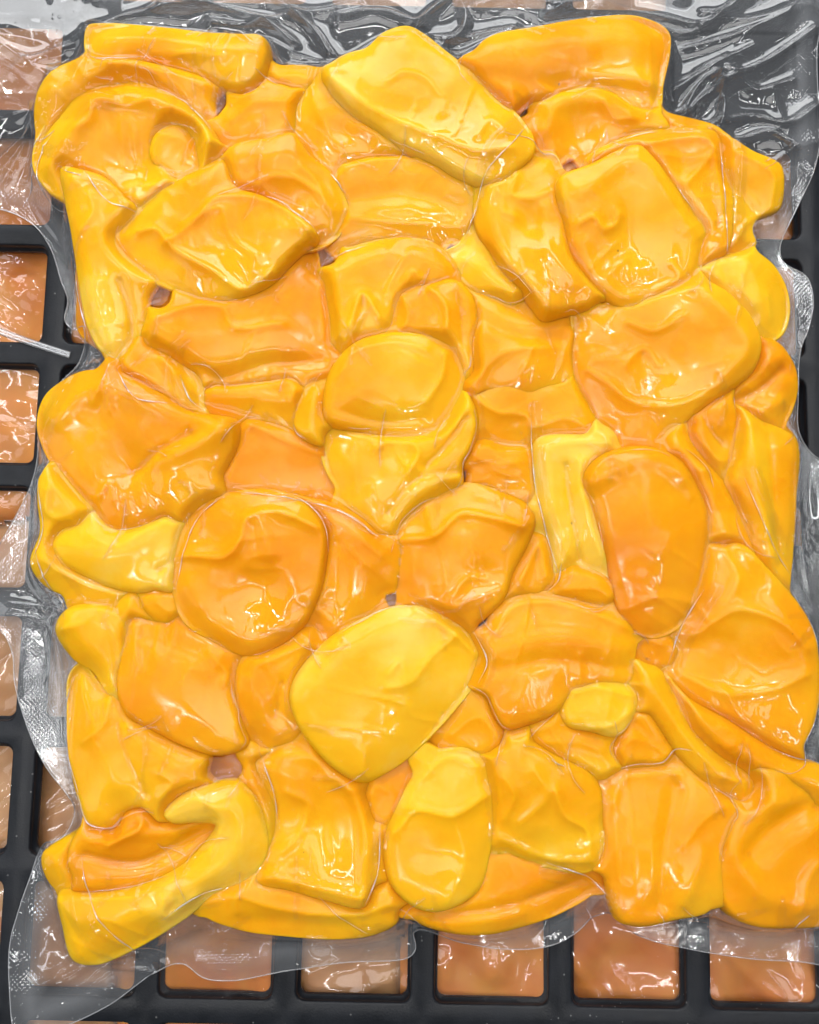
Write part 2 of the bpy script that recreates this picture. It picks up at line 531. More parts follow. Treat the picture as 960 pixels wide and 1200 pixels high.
# ------------------------------------------------------------------ the jackfruit pods
# (label, rim height, thickness, rim radius, tone, outline, features)
# features: r rounded ridge/groove (line, width, height), c sharp crease, d dent/bump (point, radius, height), k colour (line, width, tone), t tilt (gx, gy)
PODS = [
 ('flat deep yellow slab at the top left with square left end', 42, 44, 22, .55,
  [(104,33),(125,30),(170,33),(225,40),(280,47),(314,53),(318,72),(308,100),(288,113),(262,107),(240,94),(200,82),(160,74),(106,71)],
  [('r',[(120,42),(200,52),(300,66)],12,3),('d',(215,80),24,-4),('c',[(168,66),(176,60),(215,64),(260,70)],4,3)]),
 ('arched golden pod curving over the bowl shaped pod at upper left', 40, 44, 22, .5,
  [(44,155),(48,110),(72,84),(115,71),(160,72),(205,82),(238,95),(246,108),(252,138),(225,150),(150,130),(90,150),(60,185)],
  [('c',[(130,78),(180,85),(238,100)],5,4),('r',[(60,110),(100,90),(160,88),(220,105)],12,4)]),
 ('large bowl shaped pod folded around a hollow at upper left', 54, 46, 24, .48,
  [(42,170),(55,145),(90,117),(120,102),(155,95),(190,107),(225,128),(250,155),(261,182),(252,200),(225,218),(200,232),(160,243),(130,238),(100,222),(82,226),(66,230),(50,215),(40,195)],
  [('d',(152,190),36,-26),('d',(195,160),22,-8),('r',[(58,190),(90,150),(112,122),(155,112),(200,128),(238,158),(250,182)],13,9),('c',[(92,152),(106,142),(112,118),(150,124),(178,120)],4,4),('c',[(150,215),(190,215),(225,205)],5,4)]),
 ('small knob shaped lump lying in the hollow of the bowl shaped pod', 59, 16, 12, .5,
  [(177,182),(180,164),(200,148),(222,153),(235,172),(222,190),(200,199),(185,196)], [('c',[(190,160),(215,165),(225,180)],5,2)]),
 ('long golden pod down the left edge ending in a pale split tip', 58, 40, 22, .6,
  [(74,200),(100,203),(128,214),(150,240),(138,265),(133,285),(146,310),(166,330),(175,355),(170,385),(152,412),(138,425),(120,412),(105,385),(97,350),(91,310),(85,270),(78,235)],
  [('r',[(86,215),(98,290),(108,350),(122,400)],13,5),('c',[(140,328),(150,360),(150,400)],4,-7),('k',[(108,340),(122,400)],26,.3),('c',[(96,270),(110,250),(108,230)],4,3)]),
 ('smooth orange pod with a shallow dimple just left of the dark gap', 60, 44, 25, .35,
  [(258,205),(264,184),(282,172),(312,167),(345,161),(364,185),(386,202),(402,228),(409,250),(398,275),(370,292),(345,290),(310,270),(275,250)],
  [('d',(335,235),22,-9),('c',[(300,232),(306,214),(330,207),(362,216),(388,242)],5,4),('r',[(280,185),(340,180)],14,3),('c',[(352,195),(372,212),(380,236)],4,3)]),
 ('broad pod with shiny flat top and pale lower lip at left centre', 66, 46, 22, .42,
  [(152,255),(190,226),(235,201),(262,190),(278,222),(310,234),(345,253),(373,280),(352,298),(332,320),(318,335),(290,349),(255,355),(215,345),(165,322),(141,300),(131,278)],
  [('d',(275,288),32,-9),('c',[(160,268),(182,268),(205,292),(250,318),(290,340),(320,318)],5,8),('c',[(192,284),(225,262),(255,232),(310,236),(345,255),(370,280)],5,5),('k',[(165,290),(210,330),(270,350)],16,.3),('c',[(215,262),(260,245),(270,275),(300,300)],4,3)]),
 ('orange pod tucked below the shiny broad pod at left centre', 46, 46, 26, .35,
  [(178,385),(200,360),(240,348),(290,340),(330,325),(365,308),(382,325),(389,360),(391,400),(386,430),(350,442),(300,450),(255,452),(225,432),(198,412)],
  [('c',[(185,375),(225,362),(262,362),(275,385),(330,380)],5,5),('r',[(215,420),(250,440),(310,425),(375,420)],8,-6),('d',(320,400),26,4),('c',[(372,330),(378,390)],5,4)]),
 ('small golden pod right of the pink gap near the top left slab', 40, 40, 22, .5,
  [(260,165),(254,150),(266,128),(295,112),(325,103),(348,112),(354,132),(346,152),(320,164),(285,173)],
  [('c',[(270,140),(300,122),(335,120)],5,3),('d',(305,148),16,3)]),
 ('little yellow flap between the top left slab and the top centre slab', 34, 32, 16, .55,
  [(306,102),(316,85),(340,79),(374,83),(386,98),(358,116),(325,110)], [('c',[(318,95),(350,90),(370,100)],4,3)]),
 ('smooth wedge pod tucked under the lower left of the top centre slab', 44, 44, 26, .45,
  [(380,86),(392,112),(420,140),(460,168),(478,182),(432,188),(396,196),(374,195),(355,178),(345,150),(348,125),(362,104)],
  [('c',[(365,110),(378,140),(400,175)],6,3),('r',[(400,150),(430,165)],10,-4)]),
 ('large thick bright slab leaning down from the top centre', 66, 46, 20, .62,
  [(378,86),(390,76),(407,66),(430,59),(450,41),(477,33),(497,42),(520,60),(553,87),(587,117),(622,158),(625,178),(607,200),(585,215),(560,218),(537,210),(507,193),(473,177),(443,157),(413,137),(388,110)],
  [('c',[(388,92),(425,122),(470,145),(520,165),(560,178),(600,172)],7,6),('k',[(392,105),(440,146),(500,182),(560,208)],17,.42),('d',(490,85),34,-3),('c',[(455,95),(475,82),(500,90),(515,110)],4,3),('c',[(560,160),(575,140),(590,150)],4,3),('d',(430,100),22,4)]),
 ('flat golden pod lying under the top centre slab', 36, 46, 24, .42,
  [(386,196),(430,182),(475,172),(510,188),(545,205),(566,215),(562,250),(548,272),(520,281),(470,279),(430,286),(392,294),(398,265),(406,240),(398,215)],
  [('r',[(400,235),(470,225),(540,240)],12,-4),('c',[(405,255),(460,258),(540,262)],5,3),('k',[(440,250),(550,225)],30,.12)]),
 ('thick rounded roll at the top right with square right end', 46, 50, 26, .4,
  [(552,85),(558,62),(578,47),(640,33),(700,23),(750,22),(782,38),(784,60),(776,100),(771,131),(745,130),(715,112),(690,106),(655,112),(630,122),(600,117),(565,102)],
  [('r',[(565,92),(640,95),(710,92),(765,105)],12,-5),('r',[(690,85),(730,85),(765,92)],8,5),('c',[(765,45),(768,110)],6,3),('r',[(570,62),(650,52),(750,42)],16,4)]),
 ('small cup shaped pod below the thick top right roll', 40, 42, 22, .48,
  [(622,155),(628,130),(650,110),(685,103),(720,110),(748,128),(772,134),(770,150),(745,165),(700,180),(665,182),(640,172)],
  [('d',(682,148),24,-13),('r',[(640,150),(650,125),(690,116),(735,135)],9,5),('c',[(705,120),(722,140),(745,140)],4,4)]),
 ('ribbed pod bent like an elbow left of the round shiny pod', 56, 46, 22, .45,
  [(563,202),(580,190),(615,185),(648,180),(660,205),(668,240),(666,285),(682,318),(702,345),(692,361),(660,371),(635,377),(624,362),(610,342),(590,322),(574,297),(560,272),(555,240)],
  [('r',[(582,202),(574,240),(586,290),(615,335),(640,365)],12,8),('d',(626,258),20,-11),('c',[(585,200),(605,200),(600,225),(620,230),(645,222)],5,5),('r',[(640,240),(640,290),(670,335)],9,4),('c',[(590,225),(592,245),(604,250)],4,3)]),
 ('round shiny pod with a pale reflecting centre at upper right', 66, 44, 24, .5,
  [(652,216),(690,197),(745,174),(766,190),(790,220),(815,250),(830,272),(826,295),(816,325),(800,336),(762,351),(735,362),(710,351),(690,331),(668,300),(660,265)],
  [('d',(742,285),34,-9),('r',[(680,225),(745,188),(788,232),(816,280),(805,320),(738,347),(700,325),(680,285)],11,5),('c',[(678,262),(695,256),(708,268),(722,262),(726,250)],4,5),('k',[(745,290),(760,260)],30,.12),('c',[(790,305),(800,320),(770,338)],4,4)]),
 ('crisp folded golden pod behind the round shiny pod', 52, 42, 18, .42,
  [(688,188),(740,160),(780,154),(838,153),(849,175),(849,200),(857,222),(857,260),(851,295),(830,308),(812,300),(790,240),(760,200)],
  [('c',[(702,184),(760,168),(832,162),(842,200),(850,265)],4,5),('c',[(805,215),(828,188),(838,172)],4,4),('d',(805,190),20,-5),('c',[(835,285),(845,250)],5,-4)]),
 ('pointed golden pod at the far upper right edge', 42, 40, 16, .48,
  [(835,165),(850,164),(880,182),(912,199),(916,225),(911,246),(886,258),(880,272),(884,288),(852,300),(840,280),(842,205)],
  [('c',[(852,176),(905,205),(905,240)],4,4),('d',(876,222),20,-6),('c',[(862,285),(880,256),(908,243)],4,4),('c',[(858,205),(862,250)],4,3)]),
 ('thin orange strip below the thick top right roll', 34, 30, 12, .38,
  [(760,131),(790,137),(842,153),(848,166),(800,168),(760,160),(740,150)], [('c',[(765,140),(840,160)],4,3)]),
 ('round creamy yellow pod at the right edge with pale patch', 40, 46, 26, .72,
  [(818,325),(850,305),(876,296),(902,310),(920,338),(924,368),(916,392),(898,402),(870,385),(840,355)],
  [('k',[(850,325),(868,340)],22,.45),('c',[(875,310),(868,335),(885,355)],5,4),('r',[(850,320),(858,345),(880,370)],8,-4),('c',[(900,345),(905,370)],5,3)]),
 ('broad smooth pod with glossy dimple below the round shiny pod', 54, 46, 26, .42,
  [(667,400),(680,380),(715,365),(750,350),(790,340),(822,332),(848,346),(872,370),(888,405),(881,435),(857,457),(827,476),(800,496),(770,513),(735,513),(700,500),(682,472),(668,440)],
  [('d',(765,408),40,-11),('r',[(820,345),(858,380),(873,410),(850,440)],12,7),('c',[(690,430),(712,445),(745,470),(800,472),(840,452)],6,5),('c',[(738,375),(770,385),(800,370)],5,4),('c',[(735,425),(758,405),(775,425)],4,4)]),
 ('dark folded orange pod at the right edge with deep crease', 40, 44, 22, .28,
  [(872,402),(905,401),(926,424),(933,450),(929,476),(916,499),(890,506),(862,480),(850,455),(870,430)],
  [('c',[(862,468),(890,456),(918,432)],6,-10),('r',[(885,425),(912,420)],10,5),('r',[(880,490),(915,470)],8,4)]),
 ('pale rounded end poking out under the elbow pod', 40, 42, 22, .62,
  [(536,302),(548,272),(560,266),(582,298),(607,333),(628,362),(607,370),(578,352),(550,326)],
  [('r',[(548,300),(575,325),(600,355)],10,4),('k',[(545,300),(590,345)],20,.2)]),
 ('domed pod with rounded top just right of the dark gap', 44, 46, 26, .5,
  [(387,328),(400,300),(430,285),(470,281),(505,285),(530,305),(540,330),(520,350),(480,365),(445,400),(400,425),(390,380)],
  [('c',[(410,385),(425,345),(445,372)],4,6),('c',[(470,345),(485,318),(505,340)],5,5),('r',[(400,315),(460,295),(520,310)],13,4),('d',(440,335),22,-5)]),
 ('wrinkled golden pod in the centre with vertical film folds', 48, 40, 20, .45,
  [(462,362),(475,342),(505,334),(532,330),(552,346),(560,375),(554,400),(552,440),(530,430),(490,405),(462,395)],
  [('c',[(472,345),(478,370),(468,392)],4,5),('c',[(505,338),(522,360),(522,410)],4,6),('c',[(540,350),(542,400)],5,-4)]),
 ('round disc shaped yellow pod in the middle of the bag', 51.2, 46, 22, .55,
  [(381,458),(394,426),(420,402),(460,392),(505,396),(532,408),(545,440),(535,478),(515,506),(480,513),(430,509),(384,496)],
  [('d',(455,450),40,4),('c',[(400,440),(415,415),(465,402),(500,408)],5,3),('c',[(500,470),(518,440),(522,412)],4,5),('c',[(395,480),(440,492),(500,488)],7,-3)]),
 ('squashed yellow pod below the central disc shaped pod', 50, 44, 24, .58,
  [(377,505),(400,495),(450,505),(500,503),(530,478),(550,470),(559,500),(546,540),(520,562),(490,587),(460,607),(441,627),(424,606),(394,571),(379,541)],
  [('c',[(440,525),(470,512),(490,530),(478,555)],5,5),('c',[(500,545),(525,520),(545,490)],5,-6),('c',[(455,600),(490,560),(545,552)],6,-5),('d',(415,545),24,4),('r',[(520,500),(545,480)],8,5)]),
 ('flat orange pod in the centre right below the elbow pod', 42, 46, 26, .38,
  [(545,345),(580,352),(620,370),(668,378),(690,400),(690,450),(640,470),(590,470),(552,452),(546,400)],
  [('c',[(560,440),(590,415),(640,408)],6,4),('r',[(560,370),(600,390),(660,395)],9,-4),('c',[(545,380),(560,420)],5,4),('d',(620,430),22,5)]),
 ('puckered orange pod left of the pale upright pod, upper of two', 42, 40, 20, .42,
  [(539,456),(562,441),(620,445),(668,456),(695,488),(704,508),(680,522),(640,522),(610,526),(580,522),(553,497)],
  [('c',[(548,458),(580,482),(618,488),(624,515)],4,5),('c',[(628,500),(660,490),(690,500)],5,4),('d',(600,460),18,4)]),
 ('flat amber pod below the puckered pod at centre right', 36, 40, 20, .38,
  [(545,525),(580,512),(622,515),(632,560),(634,598),(605,588),(575,570),(553,553)], [('c',[(555,535),(580,545),(615,540)],5,3)]),
 ('large dark golden pod with a soft fold at the left edge', 56, 48, 26, .38,
  [(102,436),(140,438),(190,462),(225,483),(252,488),(279,495),(281,520),(270,546),(255,566),(230,581),(200,602),(155,621),(128,621),(100,592),(75,562),(55,532),(45,497),(54,466),(78,446)],
  [('d',(150,545),30,-12),('c',[(152,552),(185,528),(222,508)],7,-9),('r',[(62,490),(110,456),(180,476),(255,500)],13,6),('r',[(185,540),(225,525),(262,508)],11,6),('c',[(110,470),(124,445),(128,480)],5,4),('c',[(112,580),(125,565),(130,585)],4,4)]),
 ('pale lemon crescent pod hugging the large dark golden pod', 48, 42, 24, .82,
  [(64,640),(74,622),(100,616),(145,622),(190,588),(220,565),(246,568),(250,585),(222,620),(207,650),(201,672),(186,690),(165,695),(125,686),(95,672),(75,660)],
  [('r',[(82,640),(130,652),(180,622),(235,580)],14,4),('c',[(185,668),(205,655)],5,-5),('k',[(140,655),(240,580)],30,.15),('c',[(100,625),(140,640),(190,600)],5,3)]),
 ('yellow pod at the far left under the pale crescent', 38, 46, 24, .62,
  [(48,590),(52,560),(75,560),(105,590),(135,618),(120,650),(150,690),(160,700),(135,711),(95,702),(55,686),(39,660),(50,625)],
  [('c',[(60,575),(58,600),(75,612)],4,5),('c',[(50,655),(90,680),(150,700)],6,3),('c',[(62,620),(75,640),(90,650)],4,4)]),
 ('crumpled narrow fold of pod above the large dark golden pod', 54, 34, 15, .42,
  [(130,418),(160,404),(185,410),(215,428),(238,446),(238,480),(226,492),(206,472),(182,472),(160,460),(140,440)],
  [('c',[(140,420),(165,445),(200,468)],4,6),('c',[(190,420),(215,450),(226,482)],4,6),('c',[(205,440),(210,475)],4,5)]),
 ('slim horizontal orange pod with a rounded lower edge at left centre', 40, 38, 20, .36,
  [(236,452),(290,446),(345,444),(366,450),(362,482),(350,504),(320,498),(280,487),(242,478)], [('r',[(250,462),(350,470)],10,4),('c',[(345,460),(352,485)],4,4)]),
 ('short upright finger of pod beside the central disc shaped pod', 50, 32, 16, .5,
  [(354,462),(364,446),(379,448),(385,470),(379,500),(377,522),(356,514),(346,500)], [('r',[(368,460),(364,505)],8,4)]),
 ('flat orange pod above the large dented pod, with straight left side', 36, 42, 22, .3,
  [(258,575),(268,545),(280,520),(283,488),(310,493),(345,508),(378,520),(386,550),(392,590),(340,592),(290,590)],
  [('c',[(290,495),(340,518),(375,530)],4,4),('d',(320,550),30,3),('c',[(280,525),(270,560)],5,3)]),
 ('large rounded orange pod with a deep central dent', 60, 50, 28, .33,
  [(205,650),(210,620),(230,595),(270,578),(320,575),(358,588),(384,620),(383,660),(374,700),(350,741),(320,761),(290,768),(250,752),(215,727),(203,690)],
  [('c',[(216,650),(265,652),(282,632),(290,608),(325,600),(372,618)],6,8),('d',(305,692),28,-16),('r',[(308,612),(316,650)],9,5),('c',[(382,630),(376,690),(355,735)],6,5),('r',[(220,690),(250,730),(300,752),(345,730)],12,5),('d',(245,620),22,-4)]),
 ('smooth orange pod right of the deeply dented pod', 55.4, 46, 26, .36,
  [(335,585),(380,588),(420,604),(446,630),(456,655),(451,690),(431,721),(400,737),(372,740),(355,720),(360,650)],
  [('c',[(365,600),(410,620),(448,648)],6,4),('r',[(392,640),(390,700)],12,-5),('r',[(425,640),(425,700)],13,4)]),
 ('star creased orange pod at the very centre of the bag', 56, 46, 24, .36,
  [(456,642),(470,611),(500,585),(535,569),(560,567),(590,579),(616,592),(626,610),(616,642),(601,670),(591,700),(566,726),(545,736),(510,721),(480,706),(458,682)],
  [('c',[(470,632),(508,628),(540,602),(572,606),(612,618)],5,7),('d',(562,678),20,-11),('c',[(530,700),(548,678),(570,678)],4,4),('c',[(500,592),(508,626)],5,4),('c',[(520,720),(545,705),(585,690)],5,4),('d',(500,670),26,3)]),
 ('small orange wedge right of the star creased pod', 40, 36, 18, .36,
  [(596,695),(604,660),(620,630),(636,618),(648,640),(653,682),(640,694),(615,702)], [('c',[(610,680),(632,640),(640,675)],4,5)]),
 ('pale cream yellow upright pod beside the dark amber oval', 48, 42, 20, .92,
  [(624,546),(629,516),(680,511),(725,514),(745,528),(710,545),(705,580),(712,620),(720,650),(716,676),(690,670),(668,666),(650,675),(644,640),(631,600)],
  [('r',[(640,530),(646,600),(660,660)],10,6),('c',[(664,545),(672,600),(682,655)],5,-6),('c',[(680,540),(688,600),(705,650)],5,4),('c',[(640,522),(690,518),(720,522)],5,3)]),
 ('large smooth dark amber oval pod at centre right', 62, 46, 24, .24,
  [(682,562),(695,541),(720,528),(760,525),(795,540),(815,570),(829,605),(829,650),(822,690),(808,722),(785,742),(762,748),(742,738),(726,718),(718,690),(712,660),(700,620),(690,588)],
  [('r',[(698,566),(730,545),(770,540),(800,560)],10,4),('d',(760,640),40,3),('c',[(735,715),(770,700),(815,705)],6,3),('c',[(795,550),(812,580)],5,3)]),
 ('deep orange sliver under the lower tip of the dark amber oval', 38, 38, 18, .16,
  [(736,720),(760,712),(806,712),(808,740),(784,774),(760,778),(744,762)], [('c',[(750,745),(775,755)],5,4)]),
 ('amber pod squeezed between the dark oval and the right edge slab', 50, 44, 22, .34,
  [(776,520),(800,502),(816,528),(842,558),(862,590),(874,620),(878,650),(852,660),(835,672),(820,640),(820,600),(806,565),(788,540)],
  [('r',[(798,520),(830,570),(850,630)],10,5),('c',[(810,550),(838,556),(858,590)],5,4),('c',[(840,600),(845,640)],5,-4)]),
 ('knotted little orange pod below the broad glossy dimpled pod', 48, 38, 16, .36,
  [(806,492),(824,470),(846,461),(860,480),(859,510),(852,545),(840,557),(824,542),(808,517)],
  [('c',[(822,480),(835,505),(848,520)],4,-5),('c',[(815,510),(835,535),(848,540)],5,5),('r',[(840,470),(850,500)],7,4)]),
 ('tall golden slab standing along the right edge', 44, 46, 20, .46,
  [(856,490),(867,481),(890,494),(928,514),(931,560),(929,620),(926,665),(920,695),(900,672),(880,634),(866,590),(857,540)],
  [('r',[(878,500),(888,570),(905,650)],10,5),('c',[(902,512),(912,600),(920,660)],6,-3),('k',[(890,520),(900,620)],12,.25),('c',[(868,490),(875,550),(900,630)],4,3)]),
 ('large glossy pod at lower right tapering upwards to a peak', 52, 46, 24, .34,
  [(836,655),(853,637),(870,640),(892,662),(920,692),(945,730),(956,770),(957,820),(943,862),(925,885),(890,877),(850,858),(810,828),(785,795),(790,765),(812,722),(824,685)],
  [('c',[(850,645),(862,680),(850,705)],6,4),('c',[(815,745),(860,715),(910,728),(945,760)],6,5),('d',(870,775),36,-8),('c',[(800,790),(850,812),(905,808),(945,790)],6,5),('c',[(900,700),(935,745)],5,3)]),
 ('wide arched orange pod with a bright upper ridge, below centre', 56, 46, 26, .33,
  [(566,752),(575,720),(600,698),(640,694),(690,704),(736,719),(746,740),(743,770),(741,797),(700,806),(670,816),(650,835),(620,848),(590,853),(572,823),(566,785)],
  [('c',[(580,742),(602,712),(640,705),(690,716),(738,735)],6,5),('r',[(585,760),(650,748),(735,760)],10,4),('r',[(580,785),(650,775),(735,785)],8,-4),('c',[(680,800),(680,770)],4,3)]),
 ('orange pod peeking out above the wide arched pod', 42, 40, 20, .3,
  [(646,692),(662,672),(690,670),(715,678),(730,705),(740,724),(690,718),(655,708)], [('c',[(660,690),(700,690),(725,710)],5,4)]),
 ('big lemon yellow pod, the brightest, lower centre', 64, 50, 28, .76,
  [(341,812),(355,780),(385,750),(420,728),(460,712),(495,709),(528,722),(556,742),(566,770),(559,796),(532,832),(510,857),(480,886),(450,906),(425,916),(395,901),(365,871),(347,842)],
  [('c',[(488,714),(525,736),(560,768)],5,6),('c',[(535,745),(505,770),(480,800),(455,805)],6,5),('r',[(365,800),(430,750),(490,730)],16,4),('c',[(425,905),(428,880)],5,3),('d',(500,830),26,-4),('c',[(455,790),(470,775),(475,795)],4,3)]),
 ('narrow slanting orange pod left of the lemon yellow pod', 48, 42, 22, .4,
  [(273,797),(288,776),(318,760),(350,748),(390,738),(392,752),(362,785),(350,815),(356,845),(370,872),(345,876),(315,880),(294,857),(277,827)],
  [('r',[(295,795),(305,835),(325,862)],11,5),('c',[(300,780),(335,765),(375,748)],5,4),('c',[(330,800),(322,840)],5,-4)]),
 ('smooth orange pod at lower left with flat glossy face', 54, 46, 26, .32,
  [(146,742),(153,720),(200,728),(250,754),(276,780),(277,812),(286,850),(291,872),(260,884),(220,874),(180,854),(150,836),(138,800),(143,770)],
  [('c',[(152,735),(160,780)],5,4),('d',(215,810),40,3),('c',[(245,765),(265,790),(262,800)],5,4),('r',[(165,745),(230,765)],10,-3)]),
 ('bright yellow pod with pointed shoulder at the left edge', 48, 42, 20, .66,
  [(68,737),(80,715),(110,708),(140,716),(155,735),(152,775),(150,820),(128,812),(110,786),(88,772)],
  [('r',[(85,730),(115,770),(140,810)],12,4),('c',[(110,715),(130,745),(135,785)],5,-4),('c',[(75,737),(100,730)],5,4)]),
 ('small yellow tip poking up above the smooth lower left pod', 48, 30, 14, .6,
  [(135,725),(145,700),(158,694),(168,705),(166,735),(150,745)], [('c',[(152,705),(154,735)],4,3)]),
 ('thin orange wedge between the pale crescent and the dented pod', 44, 32, 15, .4,
  [(164,728),(180,696),(204,678),(212,715),(225,738),(200,738)], [('c',[(185,705),(205,725)],5,3)]),
 ('long golden pod sagging down the lower left edge', 48, 46, 24, .5,
  [(82,792),(95,778),(112,795),(132,828),(172,850),(212,878),(244,904),(240,932),(212,950),(190,962),(168,945),(150,950),(138,968),(108,966),(94,936),(82,882),(80,830)],
  [('r',[(96,800),(110,860),(140,920)],12,4),('r',[(150,860),(200,890),(230,910)],13,4),('c',[(135,850),(150,890),(170,930)],6,-5),('c',[(95,870),(120,850),(125,820)],5,4),('c',[(190,905),(205,915),(190,935)],4,4)]),
 ('orange pocket shaped pod cradled in the pale curl at lower left', 44, 38, 18, .36,
  [(82,1002),(98,966),(138,950),(149,928),(164,932),(192,958),(230,958),(245,968),(236,992),(206,1016),(150,1036),(108,1036),(88,1022)],
  [('c',[(100,1002),(160,1012),(236,976)],6,-12),('c',[(152,935),(168,965),(130,988)],4,8),('c',[(150,932),(140,960)],5,4),('r',[(110,975),(200,975),(235,968)],8,5)]),
 ('yellow corner pod at the extreme lower left', 34, 34, 17, .58,
  [(51,1002),(72,985),(104,970),(104,1000),(104,1034),(82,1044),(62,1036)], [('c',[(60,1000),(80,1020),(85,1038)],5,3)]),
 ('pale lemon pod curled into a hook at the lower left corner', 54, 44, 24, .78,
  [(195,952),(215,930),(250,917),(284,915),(304,938),(315,975),(311,1006),(290,1032),(252,1048),(216,1076),(160,1110),(112,1129),(88,1123),(76,1086),(72,1045),(108,1043),(160,1037),(214,1014),(244,984),(254,966),(232,962),(204,962)],
  [('r',[(95,1075),(160,1070),(230,1035),(275,1000),(282,950),(240,935)],14,4),('c',[(205,945),(235,935),(262,960),(245,1000)],5,4),('c',[(80,1052),(150,1052),(215,1025)],5,4),('c',[(192,1052),(194,1075),(230,1050)],4,5),('k',[(95,1115),(160,1095)],16,-.25)]),
 ('dished square pod with raised shiny border, lower left of centre', 54, 44, 20, .46,
  [(296,892),(315,878),(350,867),(368,872),(396,900),(424,922),(437,958),(443,1000),(437,1040),(427,1060),(380,1052),(340,1042),(300,1032),(312,1000),(317,960),(310,930)],
  [('d',(368,972),40,-13),('r',[(412,925),(428,975),(426,1045)],7,7),('r',[(315,1030),(370,1040),(422,1050)],7,6),('r',[(330,886),(370,888),(405,918)],9,5),('c',[(335,930),(360,945),(350,980),(330,1000)],5,4),('k',[(360,980),(390,960)],30,.12)]),
 ('thin golden rib left of the dished square pod', 50, 32, 13, .5,
  [(287,892),(300,878),(313,890),(322,930),(324,965),(312,975),(302,940),(290,915)], [('c',[(300,885),(314,940),(316,968)],4,4)]),
 ('long golden strip along the bottom edge below the dished square pod', 42, 42, 20, .48,
  [(240,1068),(272,1035),(300,1028),(345,1035),(400,1045),(440,1030),(459,1022),(464,1060),(466,1078),(440,1093),(400,1099),(340,1096),(280,1087)],
  [('c',[(272,1046),(330,1066),(410,1072),(458,1058)],5,5),('c',[(275,1042),(278,1070)],4,4),('r',[(280,1080),(400,1090)],8,-3)]),
 ('small orange triangle right of the dished square pod', 38, 36, 18, .36,
  [(422,922),(450,905),(492,892),(496,925),(472,960),(450,990),(438,960)], [('c',[(440,920),(460,930),(455,965)],5,3)]),
 ('small golden wedge under the right side of the lemon yellow pod', 40, 36, 18, .46,
  [(508,866),(545,822),(568,804),(584,838),(600,872),(572,888),(540,880)], [('c',[(530,860),(560,840),(585,865)],5,3)]),
 ('blocky bright yellow pod with cut faces at the bottom centre', 58, 48, 22, .66,
  [(451,978),(465,945),(485,910),(505,886),(540,876),(565,885),(574,915),(580,960),(573,1000),(562,1040),(522,1064),(490,1062),(460,1037),(450,1006)],
  [('c',[(462,975),(488,950),(530,955),(570,935)],6,7),('c',[(490,918),(525,890),(562,900)],5,4),('d',(505,1005),26,-5),('c',[(530,955),(545,1010),(525,1055)],6,3),('k',[(470,960),(540,890)],26,.12)]),
 ('shiny golden pod with ragged lower edge, bottom right of centre', 54, 44, 20, .5,
  [(568,905),(575,880),(595,868),(612,864),(650,884),(690,904),(703,925),(706,960),(708,990),(699,1013),(688,1021),(640,1016),(605,1007),(582,988),(572,945)],
  [('c',[(592,960),(602,930),(590,910)],5,4),('c',[(650,925),(662,955),(690,975),(692,1005)],4,6),('c',[(588,985),(640,1008),(694,1012)],5,5),('c',[(625,900),(640,930),(610,965)],6,4),('k',[(650,1000),(700,985)],14,.3)]),
 ('dark golden pod hanging at the bottom edge, lower centre', 36, 46, 22, .34,
  [(478,1062),(520,1050),(565,1025),(600,995),(650,1005),(694,1015),(696,1042),(660,1067),(610,1084),(565,1093),(520,1089),(490,1078)],
  [('c',[(510,1072),(600,1062),(685,1036)],6,-6),('r',[(530,1082),(610,1072)],8,3),('d',(610,1030),24,-5)]),
 ('golden pod with a sharp ridge, under the small bright lump', 46, 42, 20, .52,
  [(596,864),(615,850),(645,828),(668,838),(712,858),(716,886),(692,910),(650,898),(610,880)],
  [('c',[(612,862),(640,850),(655,832)],5,5),('c',[(640,870),(680,870),(705,880)],6,3)]),
 ('small bright yellow lump on the lower edge of the wide arched pod', 56, 36, 16, .78,
  [(655,832),(668,801),(690,794),(735,799),(747,815),(740,842),(722,862),(690,856),(664,850)],
  [('c',[(672,812),(700,806),(740,815)],4,4),('c',[(690,852),(715,850),(738,835)],4,4),('d',(700,830),18,3)]),
 ('golden pod end showing behind the diagonal strips at lower right', 40, 40, 20, .44,
  [(690,872),(730,850),(745,825),(765,832),(795,868),(830,900),(790,908),(740,910),(712,912),(694,900)], [('c',[(712,880),(745,865),(790,890)],5,4),('r',[(745,850),(770,880)],8,-4)]),
 ('slim diagonal golden strip, upper of two at lower right', 55, 34, 16, .48,
  [(746,803),(750,782),(768,782),(790,812),(808,852),(840,882),(874,903),(884,920),(871,938),(850,931),(825,916),(800,892),(774,856),(755,826)],
  [('r',[(758,795),(790,845),(830,890),(870,920)],9,5),('c',[(825,905),(850,912),(875,915)],4,3)]),
 ('broad diagonal orange strip running into the right edge', 53, 40, 22, .36,
  [(783,795),(806,818),(850,842),(890,868),(922,884),(962,898),(990,925),(985,955),(930,937),(900,922),(866,905),(830,882),(808,858),(794,830)],
  [('r',[(800,825),(850,865),(910,900),(970,925)],11,5),('c',[(800,815),(850,830),(900,862)],5,4),('c',[(845,850),(865,862),(850,876)],4,3)]),
 ('flat faced golden pod at the bottom right of the bag', 52, 50, 26, .38,
  [(706,922),(720,901),(760,893),(810,896),(850,922),(868,942),(862,975),(852,1005),(840,1040),(826,1066),(790,1075),(745,1083),(720,1074),(709,1030),(704,980)],
  [('c',[(722,940),(735,915),(800,908)],6,5),('r',[(795,930),(782,985),(775,1060)],10,-6),('d',(750,985),34,4),('c',[(800,990),(825,960),(850,945)],5,4),('r',[(820,1000),(800,1055)],9,4)]),
 ('big folded orange pod in the bottom right corner', 52.5, 52, 28, .3,
  [(850,955),(872,925),(895,908),(930,928),(965,942),(1000,960),(1010,1050),(970,1080),(920,1085),(880,1082),(845,1064),(829,1022),(838,985)],
